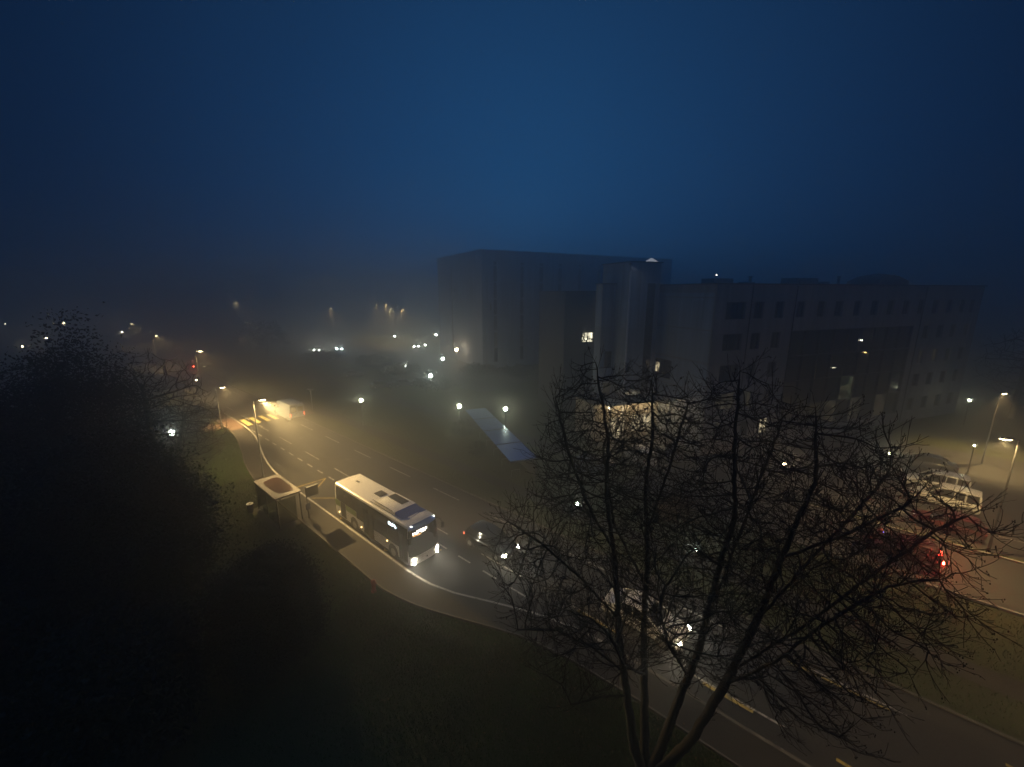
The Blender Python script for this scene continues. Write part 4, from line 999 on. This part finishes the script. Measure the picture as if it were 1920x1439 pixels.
for pts in ([(3.75,12.5,6.6),(2.3,12.2,8.6),(1.0,12.0,10.0),(-.3,11.9,11.0)], [(4.05,12.3,4.6),(2.8,12.0,6.0),(1.5,11.8,6.9),(.2,11.6,7.1)], [(3.5,12.6,9.3),(2.4,12.1,11.4),(1.7,12.0,13.3),(1.3,12.0,14.9)],
            [(4.85,12.9,7.6),(3.7,13.6,9.8),(3.3,14.0,12.2)], [(4.7,13.0,9.8),(5.4,13.2,12.2),(5.8,13.2,14.4)], [(6.4,11.5,7.2),(7.4,12.3,9.6),(8.3,12.8,12.0),(8.8,12.9,13.9)], [(6.1,11.6,5.2),(5.2,10.6,6.8),(4.4,9.9,8.3),(4.0,9.6,9.6)],
            [(6.95,10.9,6.2),(8.7,10.4,8.4),(10.3,10.2,10.4),(11.5,10.1,11.7),(12.4,10.0,12.3)], [(7.5,10.8,8.2),(9.4,11.2,10.4),(11.0,11.6,12.0),(11.9,11.8,13.4)], [(6.8,10.9,5.7),(7.6,9.9,7.6),(8.4,9.4,9.4),(9.4,9.0,10.8)], [(4.2,12.2,3.6),(3.0,11.4,4.6),(1.9,10.8,5.0)], [(7.9,10.7,10.4),(8.9,9.8,11.8),(9.9,9.4,12.9)], [(5.0,12.6,4.2),(4.2,11.4,5.6),(3.4,10.4,7.0),(2.8,10.0,8.4)]):
    limb(pts)
at = []
for c, r, n, sd in (((2.5,12.4,13.0),(1.7,2.0,3.2),560,1), ((4.6,12.9,12.0),(1.7,2.3,3.4),560,2), ((6.4,11.5,12.6),(1.7,2.3,3.4),620,3), ((8.6,10.8,12.3),(2.4,2.4,2.5),640,4),
                    ((2.4,11.9,9.3),(3.2,2.7,2.8),720,5), ((6.0,11.0,9.3),(3.2,2.6,2.9),900,6), ((9.3,10.2,10.3),(2.7,2.5,2.6),640,7), ((8.2,9.9,9.0),(2.3,1.9,1.9),460,8), ((2.7,12.0,6.6),(2.7,2.0,1.7),260,9), ((10.9,10.3,11.9),(1.9,1.8,1.2),220,10), ((8.6,9.6,7.0),(1.9,1.4,1.3),170,11)):
    at += blob_pts(c, r, n, sd)
at = [Vector(a)-BT for a in at]
import collections
P, par = grow(stems, at, .22, 2.4, .37, 130, .16)
NSTEM = N4[0]
# side twigs: straight shoots off every young branch, each with finer shoots of its own
r2 = random.Random(9); n0 = len(P); tips = []
cnt = collections.Counter(par)
def shoot(i, d, n, st, wob):
    q = i
    for _ in range(n):
        d = (d+Vector((r2.uniform(-wob,wob), r2.uniform(-wob,wob), r2.uniform(-wob,wob)+.10))).normalized()
        P.append(P[q]+d*st); par.append(q); q = len(P)-1; yield q, d
    tips.append(q)
def side(d, ang):
    a = d.orthogonal().normalized(); a.rotate(Matrix.Rotation(r2.uniform(0, 2*PI), 3, d)); return (d*math.cos(ang)+a*math.sin(ang)).normalized()
sub = {}
for i in range(n0):
    p = par[i]
    if p < 0 or P[i].z < 3.2: continue
    d = (P[i]-P[p]).normalized(); stemn = i < NSTEM
    k = (2 if cnt[i] == 0 else 1 if r2.random() < (.4 if stemn else .72) else 0) + (0 if stemn else r2.random() < .38)
    for _ in range(k):
        for q, dd in list(shoot(i, side(d, r2.uniform(.3, .8)), r2.randint(3, 7), .14, .09)):
            if r2.random() < .55:
                for q2, d2 in list(shoot(q, side(dd, r2.uniform(.4, .85)), r2.randint(1, 3), .11, .12)): pass
floor = {i: max(.02, .20*(1-P[i].z/14.5)) for i in range(NSTEM) if P[i].z < 14}
tree_mesh(P, par, .0063, 2.8, bt, .05, floor=floor)
mb = MB()
for q in tips:          # small dry cones hanging on the twig ends
    if r2.random() < .16:
        for _ in range(r2.randint(1, 3)):
            c = P[q]+Vector((r2.uniform(-.05,.05), r2.uniform(-.05,.05), r2.uniform(-.06,.02))); s_ = r2.uniform(.012, .024)
            mb.add([c+Vector((s_,0,0)), c+Vector((0,s_,0)), c+Vector((-s_,0,0)), c+Vector((0,-s_,0)), c+Vector((0,0,s_*1.5)), c+Vector((0,0,-s_*1.5))], [(0,1,4),(1,2,4),(2,3,4),(3,0,4),(1,0,5),(2,1,5),(3,2,5),(0,3,5)])
struct(mb.build('seed_cones', M['twig'], bt), 'stuff')

def leafy(name, loc, lobes, label, cat, leaves, size, trunk_h, trunk_r, m='leaf', group=None, seed=1, clump=.55, elong=1.6):
    t = empty(name, loc, 0, label, cat, group); g = np.random.default_rng(seed)
    tot = sum(l[1][0]*l[1][1]*l[1][2] for l in lobes)
    vs = []
    for c, r, in lobes:
        n = int(leaves*r[0]*r[1]*r[2]/tot); nc = max(6, n//45)
        d = g.normal(size=(nc, 3)); d /= np.linalg.norm(d, axis=1)[:, None]
        rr = g.uniform(.25, 1, nc)**.42; rr *= 1+.16*np.sin(d[:, 0]*5+seed)*np.cos(d[:, 2]*4+d[:, 1]*3)
        cc = np.array(c)+d*rr[:, None]*np.array(r)
        p = np.repeat(cc, 45, axis=0)+g.normal(0, clump, (nc*45, 3))*np.array([1, 1, .7])
        p = p[p[:, 2] > .1]; vs.append(p)
    p = np.concatenate(vs); n = len(p)
    a = g.normal(size=(n, 3)); a /= np.linalg.norm(a, axis=1)[:, None]
    b = np.cross(a, g.normal(size=(n, 3))); b /= np.linalg.norm(b, axis=1)[:, None]
    s = g.uniform(.6, 1.3, (n, 1))*size
    V = np.stack([p-a*s*elong/2, p+b*s*.4, p+a*s*elong/2, p-b*s*.4], 1).reshape(-1, 3)
    np_mesh('crown', V, np.arange(n*4).reshape(-1, 4), M[m], t)
    mb = MB(); mb.tube([(0,0,-.05),(.05,0,trunk_h*.4),(0,.06,trunk_h)], [trunk_r, trunk_r*.8, trunk_r*.3], 8)
    for k in range(7):
        a = k*2.4; z = trunk_h*(.35+.08*k); L = trunk_h*.35
        mb.tube([(0,0,z),(math.cos(a)*L*.5,math.sin(a)*L*.5,z+L*.25),(math.cos(a)*L,math.sin(a)*L,z+L*.55)], [trunk_r*.4,trunk_r*.25,trunk_r*.08], 6)
    mb.build('trunk', M['bark'], t, 60)
    return t
def bare(loc, h, rad, label, seed, group=None, n=900, step=.3, tip=.011, lean=(0,0), z0=.3):
    t = empty('bare_tree', loc, 0, label, 'tree', group)
    st = [([Vector((0,0,-.1)), Vector((.05,.05,h*.18)), Vector((lean[0]*.4,lean[1]*.4,h*.45)), Vector((lean[0],lean[1],h*.75))], None)]
    at = [Vector(a) for a in blob_pts((lean[0],lean[1],h*(.5+z0*.3)), (rad,rad,h*(.5-z0*.3)), n, seed)]
    P, par = grow(st, at, step, 3.5, step*1.5, 90, .12, seed)
    r = random.Random(seed); n0 = len(P); c = collections.Counter(par)
    for i in range(n0):
        if c[i] == 0:
            d = (P[i]-P[par[i]]).normalized()
            for _ in range(3):
                dd = (d+Vector((r.uniform(-.7,.7), r.uniform(-.7,.7), r.uniform(-.2,.7)))).normalized(); P.append(P[i]+dd*step*1.2); par.append(i); P.append(P[-1]+(dd+Vector((0,0,.3)))*step*.8); par.append(len(P)-2)
    tree_mesh(P, par, tip, 2.2, t, .07)
    return t
# dark evergreens on the left
leafy('evergreen_tree', Vector((-28.5, 24.5, GZ)), [((2.3,0,14.7),(1.0,1.0,2.1)),((2.2,0,12.6),(2.2,2.2,2.6)),((-1.2,0,12.0),(1.6,1.6,1.8)),((0.6,0,9.8),(4.6,4.2,3.4)),((-3.0,-.5,7.0),(5.4,4.6,4.2)),((2.6,-.5,5.2),(4.4,4.0,3.6)),((0,0,2.6),(5.5,4.6,2.6))], 'tall black evergreen with a blunt top against the sky, farthest left', 'tree', 100000, .125, 13, .28, seed=2)
leafy('evergreen_tree', Vector((-20.7, 18.8, GZ)), [((0,0,8.3),(3.3,3.2,2.6)),((.8,.3,5.6),(4.0,3.6,3.4)),((-2,-.5,4.0),(4.2,3.6,3.2)),((0,0,2.0),(4.6,3.8,2.0)),((3.0,.8,7.6),(1.6,1.2,1.2))], 'dark leafy tree reaching over the lawn towards the bus shelter', 'tree', 70000, .13, 9, .22, seed=3)
leafy('evergreen_tree', Vector((-33.5, 19.5, GZ)), [((0,0,9),(4.5,4,3.5)),((0,0,5),(5.5,5,4)),((0,0,2.4),(5.6,5,2.4))], 'dark evergreen cut off by the left edge of the picture', 'tree', 30000, .22, 11, .26, seed=4)
leafy('rounded_bush', Vector((-11.9, 17.4, GZ)), [((0,0,3.8),(2.3,2.3,2.1)),((0,0,2.0),(2.5,2.5,2.0))], 'big rounded dark bush on the lawn below the bus shelter', 'bush', 60000, .09, 4.2, .16, seed=5, clump=.28)
leafy('rounded_bush', Vector((-15.8, 13.6, GZ)), [((0,0,3.6),(2.6,2.6,2.0)),((0,0,1.8),(2.9,2.8,1.8))], 'added dark bush between the rounded bush and the left corner', 'bush', 24000, .15, 4, .16, seed=6, clump=.35)  # bush added to black out the unlit lawn here
leafy('rounded_bush', Vector((-21.5, 12.6, GZ)), [((0,0,4.4),(3.0,3.0,2.4)),((0,0,2.0),(3.4,3.2,2.0))], 'added dark bush in the bottom left corner', 'bush', 24000, .16, 5, .18, seed=7, clump=.4)  # added so that the unlit corner stays black
leafy('rounded_bush', Vector((-24.0, 15.8, GZ)), [((0,0,5.4),(3.0,3.0,2.6)),((0,0,2.4),(3.6,3.4,2.4))], 'added dark tall bush at the lower left edge under the evergreens', 'bush', 24000, .17, 6, .18, seed=17, clump=.4)  # another added mass that blackens the lower left
bare(Vector((-27.5, 30.0, GZ)), 14.0, 4.2, 'leafless tree with brushy upswept twigs right of the tall evergreen', 21, 'leafless trees left of the road', 1300, .3)
bare(Vector((-31.5, 36.0, GZ)), 9.0, 3.4, 'lower leafless tree leaning towards the crossing', 22, 'leafless trees left of the road', 900, .28, lean=(1.2,.8))
leafy('rounded_bush', Vector((-24.6, 27.0, GZ)), [((0,0,3.6),(3.0,2.6,2.4)),((0,0,1.8),(3.2,2.8,1.8))], 'dark bush under the leafless trees beside the lawn', 'bush', 12000, .13, 4, .14, seed=8, clump=.4)
# shrubs and small trees right of the road
leafy('autumn_shrub', W(-9.6, 31.0, GZ), [((0,0,1.2),(1.6,1.5,1.1))], 'russet leafy shrub glowing behind the bare tree stems', 'shrub', 3500, .10, 1.4, .06, 'leaf_autumn', None, 9, .25)
leafy('lawn_shrub', W(-31.5, 27.0+3.5, GZ), [((0,0,.9),(1.1,1.1,.8))], 'small pale flowering shrub left of the bicycle shelter end', 'shrub', 1800, .08, 1.0, .05, 'leaf', None, 10, .2)
leafy('lawn_shrub', Vector((-6.3, 49.6, GZ)), [((0,0,1.3),(1.3,1.3,1.2))], 'dark shrub under the globe lamp at the bicycle shelter corner', 'shrub', 2500, .1, 1.6, .06, 'leaf', None, 12, .25)
bg = [(-15,78,5,3.2,'dark rounded tree beside the hooded globe lamp'),(-25,92,6,4.0,'dark wide tree beneath the nearest far headlights'),(-8,92,6.5,3.8,'dark tree at the foot of the far grey block, left'),(1.5,90,6,4,'dark tree at the foot of the far grey block, middle'),
      (11,84,6,4,'dark tree at the foot of the far grey block, right'),(-36,104,7,4.4,'dark tree left of the far headlights, in the fog'),(-52,112,7,4.5,'dark tree below the bluish headlights, in the fog'),(-70,118,11,5.5,'tall fog-grey tree left of the far car lights')]
for k, (x, y, h, r, lab) in enumerate(bg):
    if k < 7: h *= .28
    leafy('broadleaf_tree', Vector((x, y, GZ)), [((0,0,h*.62),(r,r,h*.36)),((r*.3,0,h*.4),(r*.9,r*.9,h*.36))], lab, 'tree', 3200, .26, h*.75, .16, 'leaf', 'dark trees beyond the lawn', 30+k, .5)
bare(Vector((73, 58, GZ)), 13, 5, 'dim leafless tree at the right end of the long building', 31, None, 500, .5, .02)
leafy('hedge', W(-3, 31.8, GZ), [((-6,-5,.6),(2,1.2,.6)),((-3.4,-2.6,.6),(2,1.6,.6)),((0,0,.6),(2,1.6,.6)),((3.5,2.2,.6),(2,1.6,.6))] and [((x, -x*.87, .6), (1.5,1.3,.6)) for x in (-6,-4,-2,0,2,4,6)], 'low clipped hedge between the road lawn and the access lane', 'hedge', 6000, .08, .8, .05, 'leaf', None, 14, .2)

# ------------------------------------------------------------------ fog, sky, camera
m, n, l = nodes('fog'); n.remove(n['Principled BSDF'])
pv = n.new('ShaderNodeVolumePrincipled'); pv.inputs['Color'].default_value = (.93,.95,.97,1); pv.inputs['Density'].default_value = .0118; pv.inputs['Anisotropy'].default_value = .84
l.new(pv.outputs[0], n['Material Output'].inputs['Volume'])
mb = MB(); mb.box((0, 245, 13.75), (1240, 640, 29.5)); hz = mb.build('haze', m); struct(hz, 'stuff')
sc = bpy.context.scene
w = bpy.data.worlds.new('World'); sc.world = w; w.use_nodes = True; nt = w.node_tree
bgn = nt.nodes['Background']
sky = nt.nodes.new('ShaderNodeTexSky'); sky.sky_type = 'NISHITA'; sky.sun_disc = False
sky.sun_elevation = R(-3.0); sky.sun_rotation = 0.0; sky.altitude = 200; sky.dust_density = .6; sky.ozone_density = 6.0
# last blue light of dusk, with lens vignetting put in as darkening away from the far end
tc = nt.nodes.new('ShaderNodeTexCoord'); dt = nt.nodes.new('ShaderNodeVectorMath'); dt.operation = 'DOT_PRODUCT'
dt.inputs[1].default_value = (.02, .99, .139); nt.links.new(tc.outputs['Generated'], dt.inputs[0])
ac = nt.nodes.new('ShaderNodeMath'); ac.operation = 'ARCCOSINE'; nt.links.new(dt.outputs['Value'], ac.inputs[0])
dv = nt.nodes.new('ShaderNodeMath'); dv.operation = 'DIVIDE'; dv.inputs[1].default_value = PI; nt.links.new(ac.outputs[0], dv.inputs[0])
cr = nt.nodes.new('ShaderNodeValToRGB'); cr.color_ramp.interpolation = 'B_SPLINE'
SKYC = ((0,1.24),(8,1.1),(22,.77),(35,.51),(46,.27),(58,.18),(90,.16),(179,.22))
e = cr.color_ramp.elements
while len(e) < len(SKYC): e.new(.5)
for k, (a_, f_) in enumerate(SKYC):
    e[k].position = a_/180; h_ = (1-f_)*.25; e[k].color = (.0098*f_*(1+h_), .052*f_*(1-h_*.5), .138*f_, 1)
nt.links.new(dv.outputs[0], cr.inputs['Fac'])
sz = nt.nodes.new('ShaderNodeSeparateXYZ'); nt.links.new(tc.outputs['Generated'], sz.inputs[0])
zr = nt.nodes.new('ShaderNodeMapRange'); zr.interpolation_type = 'SMOOTHSTEP'; zr.inputs['From Min'].default_value = .5; zr.inputs['From Max'].default_value = .85; nt.links.new(sz.outputs['Z'], zr.inputs['Value'])
zm = nt.nodes.new('ShaderNodeMix'); zm.data_type = 'RGBA'; nt.links.new(zr.outputs['Result'], zm.inputs['Factor']); nt.links.new(cr.outputs['Color'], zm.inputs['A']); zm.inputs['B'].default_value = (.013, .052, .135, 1)
nz = nt.nodes.new('ShaderNodeTexNoise'); nz.inputs['Scale'].default_value = 1.6; nz.inputs['Detail'].default_value = 5; nt.links.new(tc.outputs['Generated'], nz.inputs['Vector'])
mr = nt.nodes.new('ShaderNodeMapRange'); mr.inputs['To Min'].default_value = .9; mr.inputs['To Max'].default_value = 1.1; nt.links.new(nz.outputs['Fac'], mr.inputs['Value'])
mu = nt.nodes.new('ShaderNodeVectorMath'); mu.operation = 'SCALE'; nt.links.new(zm.outputs['Result'], mu.inputs[0]); nt.links.new(mr.outputs['Result'], mu.inputs['Scale'])
s2n = nt.nodes.new('ShaderNodeVectorMath'); s2n.operation = 'SCALE'; s2n.inputs['Scale'].default_value = .05; nt.links.new(sky.outputs[0], s2n.inputs[0])
ad = nt.nodes.new('ShaderNodeVectorMath'); ad.operation = 'ADD'; nt.links.new(mu.outputs[0], ad.inputs[0]); nt.links.new(s2n.outputs[0], ad.inputs[1])
nt.links.new(ad.outputs[0], bgn.inputs['Color']); bgn.inputs['Strength'].default_value = 1.0
cam = bpy.data.cameras.new('camera'); co = bpy.data.objects.new('camera', cam); C.objects.link(co)
cam.sensor_width = 36; cam.lens = 36*776/1920; cam.clip_end = 3000; cam.clip_start = .1
co.location = (0, 0, CAM_H); co.rotation_euler = (R(90-12.5), 0, 0); sc.camera = co
sc.view_settings.view_transform = 'Standard'; sc.view_settings.look = 'None'; sc.view_settings.exposure = 0; sc.view_settings.gamma = 1
cy = sc.cycles
cy.use_denoising = True; cy.denoiser = 'OPENIMAGEDENOISE'; cy.max_bounces = 6; cy.diffuse_bounces = 2; cy.glossy_bounces = 3; cy.volume_bounces = 2; cy.transparent_max_bounces = 8
cy.sample_clamp_indirect = 4; cy.use_adaptive_sampling = True; cy.adaptive_threshold = .01; cy.caustics_reflective = False; cy.caustics_refractive = False
